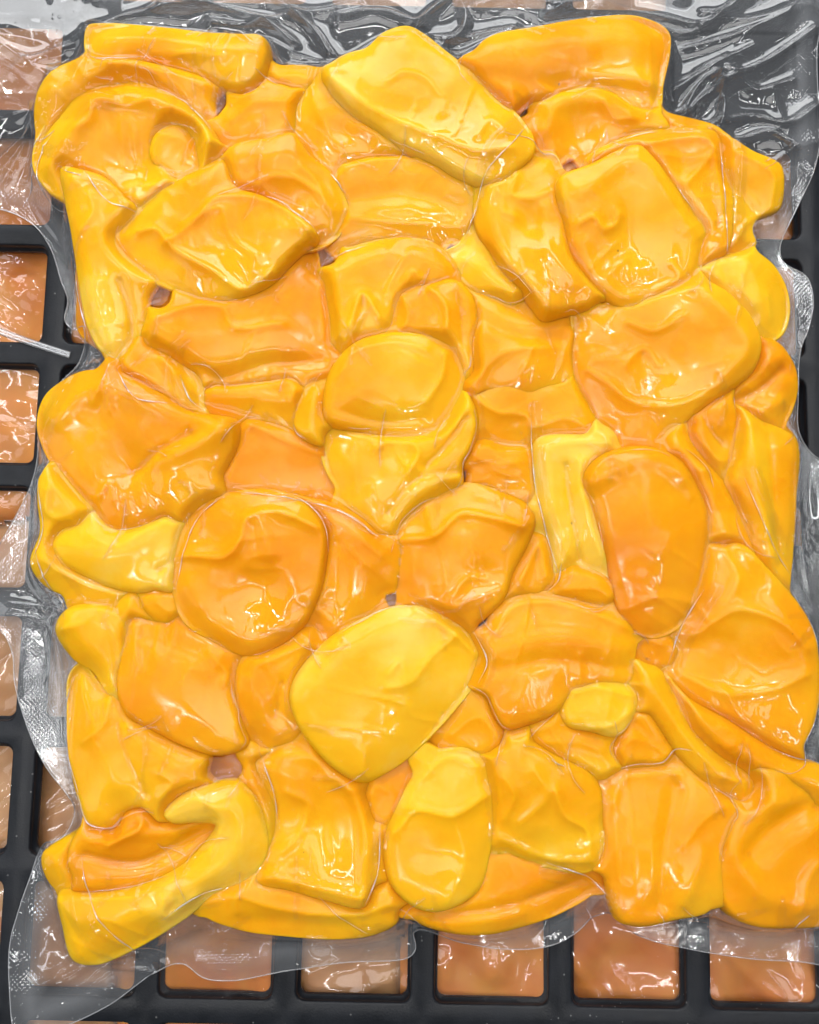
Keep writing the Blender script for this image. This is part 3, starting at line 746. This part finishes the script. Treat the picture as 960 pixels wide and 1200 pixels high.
  [('r',[(975,945),(920,965),(880,1000)],12,-10),('r',[(862,1000),(890,1045),(950,1062)],13,6),('r',[(880,935),(920,940)],10,4),('c',[(935,1070),(955,1020),(990,1000)],6,4)]),
]


def oval(cx, cy, rx, ry, n=12):
    rx, ry = rx * 1.35, ry * 1.35
    return [(cx + rx * math.cos(2 * math.pi * k / n) * (1 + .08 * math.sin(3 * k)), cy + ry * math.sin(2 * math.pi * k / n)) for k in range(n)]


PODS += [   # pods of the lower layer, glimpsed in the gaps
 ('deep orange pod glimpsed in the gap under the shiny broad pod at left centre', 8, 50, 30, .3, oval(185, 350, 75, 60), []),
 ('deep orange pod glimpsed in the pink gap below the top left slab', 0, 44, 30, .12, oval(255, 125, 60, 50), []),
 ('deep orange pod glimpsed between the round shiny pod and the cup shaped pod', 8, 50, 30, .3, oval(630, 185, 75, 60), []),
 ('deep orange pod in the dark gap left of the domed pod', 2, 44, 30, .12, oval(390, 320, 60, 60), []),
 ('deep orange pod under the centre between the squashed and star creased pods', 8, 50, 30, .3, oval(480, 590, 85, 65), []),
 ('deep orange pod glimpsed in the gap above the lemon yellow pod', 8, 50, 30, .28, oval(445, 720, 75, 50), []),
 ('deep orange pod at the bottom of the gap above the pale hook at lower left', 0, 44, 30, .14, oval(265, 890, 60, 45), []),
 ('deep orange pod glimpsed beside the puckered orange pod', 8, 50, 30, .3, oval(620, 560, 90, 60), []),
 ('deep orange pod under the tip of the dark amber oval', 8, 50, 30, .25, oval(765, 770, 70, 60), []),
 ('deep orange pod in the small gap above the flat orange pod at left centre', 4, 46, 30, .15, oval(245, 500, 60, 55), []),
 ('deep orange pod beneath the knotted little pod at the right', 8, 50, 30, .28, oval(840, 560, 70, 70), []),
 ('deep orange pod below the small bright lump at lower right', 8, 50, 30, .3, oval(690, 870, 85, 65), []),
]

GROW = 20.0
OUT = [spline(p[5], 3.0) for p in PODS]


def grow(i):
    """push the rim outward where it runs under a higher neighbour"""
    o = OUT[i]
    if PODS[i][1] < 10:
        return o
    n = np.roll(o, -1, 0) - np.roll(o, 1, 0)
    n = np.stack([n[:, 1], -n[:, 0]], 1)
    n /= np.linalg.norm(n, axis=1)[:, None] + 1e-9
    area2 = (o[:, 0] * np.roll(o[:, 1], -1) - np.roll(o[:, 0], -1) * o[:, 1]).sum()
    if area2 < 0:
        n = -n
    # outward for either winding: test
    if inside(o + n * 2, o).mean() > .5:
        n = -n
    amt = np.zeros(len(o))
    for dist in (3.0, 6.0, 12.0, GROW):
        q = o + n * dist
        hid = np.zeros(len(o), bool)
        for j, pj in enumerate(PODS):
            if j != i and pj[1] > PODS[i][1]:
                hid |= inside(q, OUT[j])
        amt = np.maximum(amt, np.where(hid, dist if dist > 6 else dist + 2, 0))
    for _ in range(4):
        amt = (np.roll(amt, 1) + amt * 2 + np.roll(amt, -1)) / 4
    return o + n * (amt[:, None] + 1.8)


class Pod:
    def __init__(s, i):
        s.label, s.z, s.T, s.R, s.tone, _, s.feats = PODS[i]
        s.z = 50 + (s.z - 50) * .48 if s.z > 9 else 12 + s.z * .6
        s.i = i
        s.tone = .46 + (s.tone - .46) * 1.2
        s.T *= .78
        if s.z < 20:
            s.T = 32
        s.poly = P(grow(i), s.z)
        s.cen = s.poly.mean(0)
        lo, hi = s.poly.min(0), s.poly.max(0)
        gq = np.stack([a.ravel() for a in np.meshgrid(np.arange(lo[0], hi[0], 9), np.arange(lo[1], hi[1], 9))], 1)
        gq = gq[inside(gq, s.poly)]
        s.RB = min(s.R * 2.4, seg_dist(gq, s.poly[::2], True).max() * 1.08)
        zt = s.z + s.T / 2
        s.fe = []
        for f in s.feats:
            if f[0] == 'd':
                s.fe.append(('d', P([f[1]], zt)[0], f[2], f[3]))
            elif f[0] != 't':
                s.fe.append((f[0], spline(P(f[1], zt), 4.0, False), f[2], f[3]))

    def top(s, q, d):
        """height of the upper skin; d: distance from the rim"""
        t = 1 - np.clip(d / s.R, 0, 1)
        vary = np.clip(.5 + 1.1 * vnoise(q[:, 0] / 62, q[:, 1] / 62, s.i * 7 + 6), 0, 1.5)
        t = 1 - np.clip(d / (s.R * (.30 + .75 * vary)), 0, 1)
        t2 = 1 - np.clip(d / s.RB, 0, 1)
        prof = .36 * (1 - t ** 2.0) ** .5 + .50 * (1 - t2 ** 2) + .10
        prof = prof * np.clip(d / 1.2, 0, 1) ** .5
        z = s.z + s.T / 2 * prof
        fade = np.clip(d / 6.0, 0, 1) ** .8
        add = 2.2 * vnoise(q[:, 0] / 48, q[:, 1] / 48, s.i * 7 + 1) + .7 * vnoise(q[:, 0] / 19, q[:, 1] / 19, s.i * 7 + 2)
        an = (s.i * 2.399) % math.pi
        rel = q - s.cen
        add = add + np.clip((rel[:, 0] * math.cos(an * 3.3) + rel[:, 1] * math.sin(an * 3.3)) * .125, -12, 12)
        U, W = q[:, 0] * math.cos(an) + q[:, 1] * math.sin(an), -q[:, 0] * math.sin(an) + q[:, 1] * math.cos(an)
        fold = 1 - np.abs(vnoise(U / 75, W / 18, s.i * 7 + 3))
        add = add + 3.0 * vnoise(q[:, 0] / 90, q[:, 1] / 90, s.i * 7 + 4)
        add = add + 2.3 * fold ** 3 * np.clip(.3 + vnoise(q[:, 0] / 55, q[:, 1] / 55, s.i * 7 + 5), 0, 1)
        for f in s.fe:
            if f[0] == 'd':
                r = ((q - f[1]) ** 2).sum(1) / f[2] ** 2
                add = add + f[3] * np.exp(-r)
            elif f[0] in 'rc':
                dd = seg_dist(q, f[1], False)
                if f[0] == 'r':
                    add = add + f[3] * np.exp(-(dd / f[2]) ** 2)
                else:
                    e = np.sqrt(dd * dd + 1.2) - 1.1
                    add = add + f[3] * np.exp(-np.maximum(e, 0) / f[2])
        z = z + add * fade * .85
        # squeezed down where it slips under a neighbour lying on top
        for o in s.over:
            lo, hi = o.poly.min(0) - 45, o.poly.max(0) + 45
            ii = np.nonzero((q[:, 0] > lo[0]) & (q[:, 0] < hi[0]) & (q[:, 1] > lo[1]) & (q[:, 1] < hi[1]))[0]
            if not len(ii):
                continue
            pl = o.poly[::2]
            sd = seg_dist(q[ii], pl, True) * np.where(inside(q[ii], pl), -1, 1)
            cap = o.z + 8.5 + np.where(sd > 0, 1.5 * sd + .02 * sd * sd, np.maximum(1.2 * sd, -20))
            e = (z[ii] - cap) / 2.2
            z[ii] -= 2.2 * np.where(e > 20, e, np.log1p(np.exp(np.minimum(e, 20))))
        return np.maximum(z, 6.0)

    def tones(s, q, d):
        v = np.full(len(q), s.tone) + 0.02 * np.exp(-d / 7) + .17 * vnoise(q[:, 0] / 60, q[:, 1] / 60, s.i + 400)
        for f in s.fe:
            if f[0] == 'k':
                v = v + f[3] * np.exp(-(seg_dist(q, f[1], False) / f[2]) ** 2)
        return np.clip(v, 0, 1)

    def build(s):
        o = s.poly
        lo, hi = o.min(0), o.max(0)
        sp = 3.0
        gx = np.arange(lo[0], hi[0], sp)
        gy = np.arange(lo[1], hi[1], sp * .866)
        X, Y = np.meshgrid(gx, gy)
        X = X + (np.arange(len(gy)) % 2)[:, None] * sp / 2
        q = np.stack([X.ravel(), Y.ravel()], 1)
        q = q[inside(q, o)]
        q = q[seg_dist(q, o, True) > 4.2]
        n = np.roll(o, -1, 0) - np.roll(o, 1, 0)
        n = np.stack([n[:, 1], -n[:, 0]], 1)
        n /= np.linalg.norm(n, axis=1)[:, None] + 1e-9
        if inside(o + n * 1.0, o).mean() < .5:
            n = -n
        for off in (0.35, 1.2, 2.7):
            r = o + n * off
            k = inside(r, o)
            r = r[k]
            r = r[seg_dist(r, o, True) > off * .85]
            q = np.vstack([q, r])
        nb = len(o)
        allp = np.vstack([o, q])
        cen = allp.mean(0)
        vs, es, fs, ov, oe, of = delaunay_2d_cdt([Vector(p - cen) for p in allp], [(k, (k + 1) % nb) for k in range(nb)], [], 1, 1e-4, True)
        vv = np.array([(v.x, v.y) for v in vs]) + cen
        isb = np.array([any(k < nb for k in l) for l in ov])
        d = seg_dist(vv, o, True)
        d[isb] = 0
        zt = s.top(vv, d)
        zt[isb] = s.z
        zt = np.where(isb, s.z, zt)
        t = 1 - np.clip(d / s.R, 0, 1)
        zb = np.minimum(np.maximum(s.z - (s.T * .55) * (1 - t ** 2.3) ** (1 / 2.1), 3.0), zt - 1.5)
        zb[isb] = s.z
        F1 = np.array(fs, int)
        F1 = F1[~isb[F1].all(1)]
        a = vv[F1[:, 1]] - vv[F1[:, 0]]
        b = vv[F1[:, 2]] - vv[F1[:, 0]]
        flip = (a[:, 0] * b[:, 1] - a[:, 1] * b[:, 0]) < 0
        F1[flip] = F1[flip][:, ::-1]
        # lower skin shares the rim
        low = np.full(len(vv), -1)
        low[isb] = np.nonzero(isb)[0]
        inn = np.nonzero(~isb)[0]
        low[inn] = len(vv) + np.arange(len(inn))
        F2 = low[F1][:, ::-1]
        co = np.vstack([np.column_stack([vv, zt]), np.column_stack([vv[inn], zb[inn]])])
        tn = s.tones(vv, d)
        c3 = np.array([cen[0], cen[1], s.z])
        ob = mesh_obj('jackfruit_pod', co - c3, np.vstack([F1, F2]), M_FLESH, None, {'tone': np.concatenate([tn, tn[inn]])})
        ob.location = c3 * S
        tag(ob, s.label, 'jackfruit pod', 'jackfruit pods sealed in the bag')
        return ob


PODO = [Pod(i) for i in range(len(PODS))]
for a_ in PODO:
    la, ha = a_.poly.min(0) - 40, a_.poly.max(0) + 40
    a_.over = [b_ for b_ in PODO if b_.z > a_.z + .4 and (b_.poly.max(0) > la).all() and (b_.poly.min(0) < ha).all()]
for p in PODO:
    p.build()

# ------------------------------------------------------------------ the vacuum bag
BAG = [(-80, 245), (0, 246), (40, 264), (60, 292), (72, 330), (80, 352), (76, 375), (88, 388), (109, 392), (96, 425), (68, 465), (52, 515),
       (40, 560), (16, 610), (-10, 650), (-60, 690), (-40, 728), (0, 738), (14, 765), (17, 800), (32, 852), (55, 900), (78, 928), (97, 945), (92, 968),
       (58, 985), (45, 1002), (37, 1025), (24, 1062), (12, 1105), (12, 1155), (22, 1210), (70, 1204), (130, 1176), (165, 1150), (190, 1132),
       (215, 1129), (240, 1146), (270, 1149), (330, 1139), (400, 1128), (478, 1122), (487, 1112), (485, 1088), (495, 1082), (540, 1103), (600, 1112),
       (650, 1106), (680, 1088), (694, 1066), (706, 1052), (720, 1068), (746, 1094), (800, 1110), (870, 1122), (930, 1126), (1010, 1124),
       (1040, 900), (1030, 620), (990, 560), (950, 530), (934, 508), (930, 480), (934, 435), (938, 408), (947, 385), (952, 355), (945, 326),
       (918, 308), (914, 290), (934, 242), (949, 205), (955, 150), (953, 60), (952, -60), (400, -80), (-80, -70)]
WR = [  # wrinkles of the loose film: line, width, height
 ([(0,55),(55,92),(110,135)],9,7), ([(20,85),(80,62),(125,48)],5,5), ([(0,190),(30,165),(62,150)],4,7), ([(0,215),(25,180),(45,150)],4,6),
 ([(60,150),(40,190),(48,225),(75,245)],4,5), ([(190,12),(270,18),(320,38),(345,60)],5,7), ([(100,48),(160,22),(250,12),(330,0)],5,6), ([(325,10),(365,38),(388,72)],4,7),
 ([(300,62),(340,72),(375,84)],6,6), ([(250,30),(300,35),(360,20),(420,10)],5,5), ([(400,25),(450,20),(490,35)],5,6), ([(488,42),(505,20),(530,2)],4,7), ([(500,55),(535,52),(545,30),(538,5)],4,7),
 ([(520,60),(560,50),(600,40)],5,6), ([(556,14),(610,6),(680,16),(725,2)],5,8), ([(640,20),(700,12),(760,20),(815,36)],5,7),
 ([(775,40),(800,46),(825,36),(870,0)],4,8), ([(785,165),(815,125),(850,100),(900,75),(950,40)],4,8), ([(790,150),(822,100),(840,95)],3,6), ([(838,95),(845,130),(838,155)],4,8),
 ([(838,150),(880,141),(920,150),(955,128)],4,7), ([(850,85),(885,108),(930,95)],4,5), ([(790,110),(830,85),(880,60)],5,5), ([(860,170),(900,160),(930,180)],4,6), ([(905,110),(920,160),(925,210)],4,4),
 ([(895,200),(925,180),(955,170)],4,5), ([(800,60),(850,50),(930,20)],6,5), ([(820,20),(870,30),(945,10)],6,5),
 # on the fruit
 ([(622,140),(598,175),(570,205),(558,240)],3,5), ([(545,275),(560,240)],3,4), ([(622,485),(627,560),(640,620),(655,670)],3,5), ([(555,740),(570,775),(560,800)],3,4), ([(302,878),(320,930),(324,962)],3,4),
 ([(446,960),(443,1020),(428,1058)],3,4), ([(640,1012),(690,1030),(712,1050)],4,6), ([(785,780),(800,735),(825,690)],3,4), ([(870,560),(900,630),(930,672)],3,4), ([(930,672),(950,720),(962,780)],3,5),
 ([(380,300),(410,292),(430,285)],3,4), ([(135,428),(165,470),(205,475)],3,5), ([(245,485),(225,470),(212,440)],3,5), ([(270,575),(340,585),(400,600),(445,630)],3,3), ([(640,695),(655,680),(658,660)],3,4),
 ([(205,690),(230,610),(262,580)],3,3), ([(100,200),(130,240),(165,250)],3,3), ([(190,1078),(230,1050),(260,1042)],4,4), ([(120,100),(112,135),(150,150)],3,4), ([(845,165),(850,230),(852,295)],3,4), ([(70,195),(82,205),(100,212)],3,5),
 # margins
 ([(95,1000),(112,1060),(180,1148)],4,9), ([(60,1010),(80,1080),(110,1130),(180,1150)],5,8), ([(0,705),(40,712),(70,735),(75,790)],6,9), ([(0,720),(45,730),(60,790)],5,6), ([(40,640),(55,690),(80,725)],4,7), ([(45,560),(50,620),(36,660)],4,5),
 ([(250,1108),(330,1112),(410,1106),(480,1085)],6,5), ([(735,1082),(790,1076),(870,1088),(930,1086),(965,1068)],5,9), ([(925,1100),(932,1085),(945,1070)],3,5), ([(930,520),(928,600),(932,660),(960,720)],5,7), ([(890,300),(925,330),(930,380)],5,4),
 ([(75,300),(82,345),(98,390)],4,5), ([(110,400),(85,470),(60,520)],5,4), ([(500,1085),(560,1098),(640,1092)],5,4), ([(80,790),(70,860),(90,930)],4,5), ([(940,560),(950,640),(960,700)],6,6),
]


def build_bag():
    root = tag(empty('vacuum_bag'), 'clear vacuum sealed plastic bag tight around the yellow fruit, with crinkled edges', 'plastic bag')
    st_ = 1.8
    gx, gy = np.arange(-570, 600, st_), np.arange(-640, 730, st_)
    X, Y = np.meshgrid(gx, gy)
    q = np.stack([X.ravel(), Y.ravel()], 1)
    N = X.shape
    bag = P(spline(BAG, 4.0), 2.0)
    ins = inside(q, bag)
    # edge distance, only near the bag's outline
    de = np.full(len(q), 99.0)
    cell = 40
    for s in range(0, len(bag), 12):
        ch = bag[s:s + 13] if s + 13 <= len(bag) else np.vstack([bag[s:], bag[:1]])
        lo, hi = ch.min(0) - cell, ch.max(0) + cell
        m = (q[:, 0] > lo[0]) & (q[:, 0] < hi[0]) & (q[:, 1] > lo[1]) & (q[:, 1] < hi[1])
        ii = np.nonzero(m)[0]
        de[ii] = np.minimum(de[ii], seg_dist(q[ii], ch, False))
    # highest pod skin
    H = np.full(len(q), -1e3)
    for p in PODO:
        lo, hi = p.poly.min(0), p.poly.max(0)
        ii = np.nonzero((q[:, 0] > lo[0]) & (q[:, 0] < hi[0]) & (q[:, 1] > lo[1]) & (q[:, 1] < hi[1]))[0]
        ii = ii[inside(q[ii], p.poly)]
        d = seg_dist(q[ii], p.poly, True)
        H[ii] = np.maximum(H[ii], p.top(q[ii], d))
    fruit = H > 0
    base = 3.0 + 1.6 * vnoise(q[:, 0] / 55, q[:, 1] / 55, 91) + 1.0 * vnoise(q[:, 0] / 23, q[:, 1] / 23, 92)
    # loose crumpled film above the fruit
    loose = 1 / (1 + np.exp(-(q[:, 1] - 400) / 25.0))
    rg = (1 - np.abs(vnoise(q[:, 0] / 210 + q[:, 1] / 150, q[:, 1] / 120 - q[:, 0] / 330, 93))) ** 2
    rg2 = (1 - np.abs(vnoise(q[:, 0] / 30, q[:, 1] / 36 - q[:, 0] / 60, 94))) ** 4
    base = base + loose * (10 * rg + 5)
    obst = np.maximum(H + 0.25, base).reshape(N)
    # tension and outside air pressure: press the sheet onto what it covers
    u = obst.copy()
    for k in range(3):        # start from a sheet lying over the tops
        for a in (0, 1):
            u = np.maximum(u, np.maximum(np.roll(u, 3, a), np.roll(u, -3, a)) - 2.0)
    pr = 0.11 * st_ * st_
    for k in range(260):
        av = (np.roll(u, 1, 0) + np.roll(u, -1, 0) + np.roll(u, 1, 1) + np.roll(u, -1, 1)) / 4
        u = np.maximum(av - pr / 4, obst)
    u = u.ravel()
    for line, wd, hh in WR:
        L = spline(P(line, 30 if min(p[1] for p in line) > 200 else 12), 4.0, False)
        lo, hi = L.min(0) - wd * 5, L.max(0) + wd * 5
        ii = np.nonzero((q[:, 0] > lo[0]) & (q[:, 0] < hi[0]) & (q[:, 1] > lo[1]) & (q[:, 1] < hi[1]))[0]
        dd = seg_dist(q[ii], L, False)
        if max(p[1] for p in line) < 200:
            hh, wd = hh * 1.7, wd * 1.35
        u[ii] += hh * np.exp(-np.maximum(np.sqrt(dd * dd + .8) - .8, 0) / wd)
    rs = np.random.RandomState(12)
    steep = np.abs(np.gradient(np.where(fruit, H, 20).reshape(N), st_)[0]).ravel()
    cand = np.nonzero(fruit & (steep > .8))[0]
    pinch = []
    for _ in range(230):
        c = q[cand[rs.randint(len(cand))]]
        a, ln, bend = rs.uniform(0, math.pi), rs.uniform(10, 42), rs.uniform(-.5, .5)
        t = np.linspace(-1, 1, 9)
        L = np.stack([c[0] + ln * (t * math.cos(a) - bend * t * t * math.sin(a)), c[1] + ln * (t * math.sin(a) + bend * t * t * math.cos(a))], 1)
        if len(pinch) < 75 and ln < 34:
            pinch.append(L)
        lo, hi = L.min(0) - 12, L.max(0) + 12
        ii = np.nonzero((q[:, 0] > lo[0]) & (q[:, 0] < hi[0]) & (q[:, 1] > lo[1]) & (q[:, 1] < hi[1]) & fruit)[0]
        dd = seg_dist(q[ii], L, False)
        u[ii] += rs.uniform(1.5, 3.6) * np.exp(-(dd / rs.uniform(1.6, 3.0)) ** 2) * np.exp(-((q[ii] - c) ** 2).sum(1) / ln ** 2 * 1.3)
    gap = u - np.where(fruit, H, -50)
    keepv = ins & ((gap > 0.9) | ~fruit)
    idx = np.arange(len(q)).reshape(N)
    f = np.stack([idx[:-1, :-1], idx[:-1, 1:], idx[1:, 1:], idx[1:, :-1]], -1).reshape(-1, 4)
    f = f[keepv[f].any(1) & ins[f].all(1)]
    # carry the outermost vertices onto the outline
    pos = q.copy()
    cnt = np.bincount(f.ravel(), minlength=len(q))
    rim = np.nonzero((cnt > 0) & (cnt < 4) & (de < st_ * 1.6))[0]
    for s in rim:
        j = np.argmin(((bag - q[s]) ** 2).sum(1))
        best = None
        for jj in (j - 1, j):
            a, b = bag[jj % len(bag)], bag[(jj + 1) % len(bag)]
            e = b - a
            t = min(1, max(0, ((q[s] - a) @ e) / (e @ e + 1e-9)))
            c = a + t * e
            dd = ((c - q[s]) ** 2).sum()
            if best is None or dd < best[0]:
                best = (dd, c)
        pos[s] = best[1]
    used = np.unique(f)
    mp = np.zeros(len(q), int)
    mp[used] = np.arange(len(used))
    seal = np.clip(1 - np.abs(de - 22) / 22, 0, 1) * (~fruit)
    wet = fruit.reshape(N).astype(float)
    for _ in range(6):
        wet = (wet + np.roll(wet, 1, 0) + np.roll(wet, -1, 0) + np.roll(wet, 1, 1) + np.roll(wet, -1, 1)) / 5
    wet = wet.ravel()
    pool = np.clip((np.minimum(gap, u - 3) - 14) / 16, 0, 1) * np.clip((wet - .1) * 3, 0, 1)
    # cloudy juice also stands in the closed gaps between the pods
    shut = np.zeros(len(q), bool)
    hit = fruit.reshape(N)
    r = 16
    n_ = np.zeros(N, bool); s_ = np.zeros(N, bool); e_ = np.zeros(N, bool); w_ = np.zeros(N, bool)
    for k in range(1, r + 1):
        n_ |= np.roll(hit, k, 0); s_ |= np.roll(hit, -k, 0); e_ |= np.roll(hit, k, 1); w_ |= np.roll(hit, -k, 1)
    shut = (n_ & s_ & e_ & w_).ravel() & ~fruit
    pool = np.maximum(pool, shut * 1.0)
    seal = np.maximum(seal, (de < 30) * .35 * (~fruit))
    mesh_obj('top_film', np.column_stack([pos[used], u[used]]), mp[f], M_FILM, root, {'seal': seal[used], 'wet': wet[used], 'pool': pool[used]})
    # the sheet underneath
    bi = bag[::2]
    gx2, gy2 = np.meshgrid(gx[::12], gy[::12])
    q2 = np.stack([gx2.ravel(), gy2.ravel()], 1)
    q2 = q2[inside(q2, bi)]
    q2 = q2[seg_dist(q2, bi, True) > 8]
    al = np.vstack([bi, q2])
    nb = len(bi)
    vs, es, fs, ov, oe, of = delaunay_2d_cdt([Vector(p) for p in al], [(k, (k + 1) % nb) for k in range(nb)], [], 1, 1e-4, True)
    vb = np.array([(v.x, v.y) for v in vs])
    print('BACK0', len(fs))
    fs = np.array(fs, int)
    fs = fs[inside(vb[fs].mean(1), bag)]
    print('BACK', len(fs))
    mesh_obj('back_film', np.column_stack([vb, 0.9 + .3 * vnoise(vb[:, 0] / 40, vb[:, 1] / 40, 97)]), fs, M_BACK, root)
    # pinched film folds, added as thin whitish lines that draw its glints
    ug0 = u.reshape(N)

    def height(p):
        fx = np.clip((p[:, 0] - gx[0]) / st_, 0, N[1] - 2)
        fy = np.clip((p[:, 1] - gy[0]) / st_, 0, N[0] - 2)
        a, b = fx.astype(int), fy.astype(int)
        fx, fy = fx - a, fy - b
        return (ug0[b, a] * (1 - fx) + ug0[b, a + 1] * fx) * (1 - fy) + (ug0[b + 1, a] * (1 - fx) + ug0[b + 1, a + 1] * fx) * fy

    def fold(L, rad):
        k = len(L)
        z = height(L) + .2
        t = np.gradient(L, axis=0)
        t /= np.linalg.norm(t, axis=1)[:, None] + 1e-9
        nn = np.stack([-t[:, 1], t[:, 0]], 1)
        r = rad * (np.sin(np.linspace(0.06, math.pi - .06, k)) ** .6) * (.7 + .5 * vnoise(np.arange(k) / 5.0, np.full(k, rad * 37), 5))
        V = []
        for a in range(5):
            an = 2 * math.pi * a / 5
            V.append(np.column_stack([L + nn * (r * math.cos(an))[:, None], z + 1.3 * r * math.sin(an)]))
        V = np.stack(V, 1).reshape(-1, 3)
        Fq = [(j * 5 + a, (j + 1) * 5 + a, (j + 1) * 5 + (a + 1) % 5, j * 5 + (a + 1) % 5) for j in range(k - 1) for a in range(5)]
        mesh_obj('glint_fold', V, Fq, M_GLINT_FOLD, root)

    for line, wd, hh in WR:
        if min(p[1] for p in line) > 130 and wd <= 4:
            fold(spline(P(line, 62), 2.5, False), 1.0)
    for L in pinch:
        fold(spline(L, 2.5, False), .5)
    rs = np.random.RandomState(4)
    for p in PODO:
        if p.z < 40:
            continue
        k = len(p.poly)
        for _ in range(1):
            ln = int(k * rs.uniform(.07, .2))
            a0 = rs.randint(k)
            o = p.poly[np.arange(a0, a0 + ln) % k]
            c = p.poly.mean(0)
            off = rs.uniform(2.0, 7.0)
            dirv = c - o
            dirv /= np.linalg.norm(dirv, axis=1)[:, None]
            L = spline((o + dirv * (off + 2.5 * vnoise(np.arange(ln) / 6.0, np.full(ln, a0 * .7), 8))[:, None])[::4], 2.5, False)
            if len(L) > 6 and not any(inside(L[len(L) // 2:len(L) // 2 + 1], b.poly)[0] for b in p.over):
                fold(L, rs.uniform(.4, .8))
    # welded rim of the bag
    ug = u.reshape(N)
    ix = np.clip(((bag[:, 0] - gx[0]) / st_).astype(int), 0, N[1] - 1)
    iy = np.clip(((bag[:, 1] - gy[0]) / st_).astype(int), 0, N[0] - 1)
    zz = ug[iy, ix]
    for _ in range(3):
        zz = (np.roll(zz, 1) + zz + np.roll(zz, -1)) / 3
    n = len(bag)
    V = []
    for k in range(n):
        t = bag[(k + 1) % n] - bag[k - 1]
        t /= np.linalg.norm(t) + 1e-9
        nn = np.array([t[1], -t[0]])
        for a in range(5):
            an = 2 * math.pi * a / 5
            V.append((*(bag[k] + nn * .8 * math.cos(an)), zz[k] + .8 * math.sin(an)))
    Fq = [(k * 5 + a, k * 5 + (a + 1) % 5, ((k + 1) % n) * 5 + (a + 1) % 5, ((k + 1) % n) * 5 + a) for k in range(n) for a in range(5)]
    mesh_obj('seal_edge', V, Fq, M_EDGE, root)


build_bag()


# ------------------------------------------------------------------ clear strip lying over the bar at the left
def strip(line, width, z, label):
    L = spline(P(line, z), 4, False)
    V, Fq = [], []
    for k, p in enumerate(L):
        t = L[min(k + 1, len(L) - 1)] - L[max(k - 1, 0)]
        t /= np.linalg.norm(t)
        nn = np.array([-t[1], t[0]])
        for a, (o, h) in enumerate(((-1, 0), (-.6, 1.6), (0, 2.2), (.6, 1.6), (1, 0), (0, -.4))):
            V.append((*(p + nn * width * o), z + h))
    m = len(L)
    for k in range(m - 1):
        for a in range(6):
            Fq.append((k * 6 + a, (k + 1) * 6 + a, (k + 1) * 6 + (a + 1) % 6, k * 6 + (a + 1) % 6))
    o = mesh_obj('plastic_strip', V, Fq, M_EDGE)
    tag(o, label, 'plastic strip')


strip([(-30, 376), (10, 392), (45, 404), (82, 416)], 4.2, 2.0, 'narrow clear plastic strip lying across the black lattice at the left')
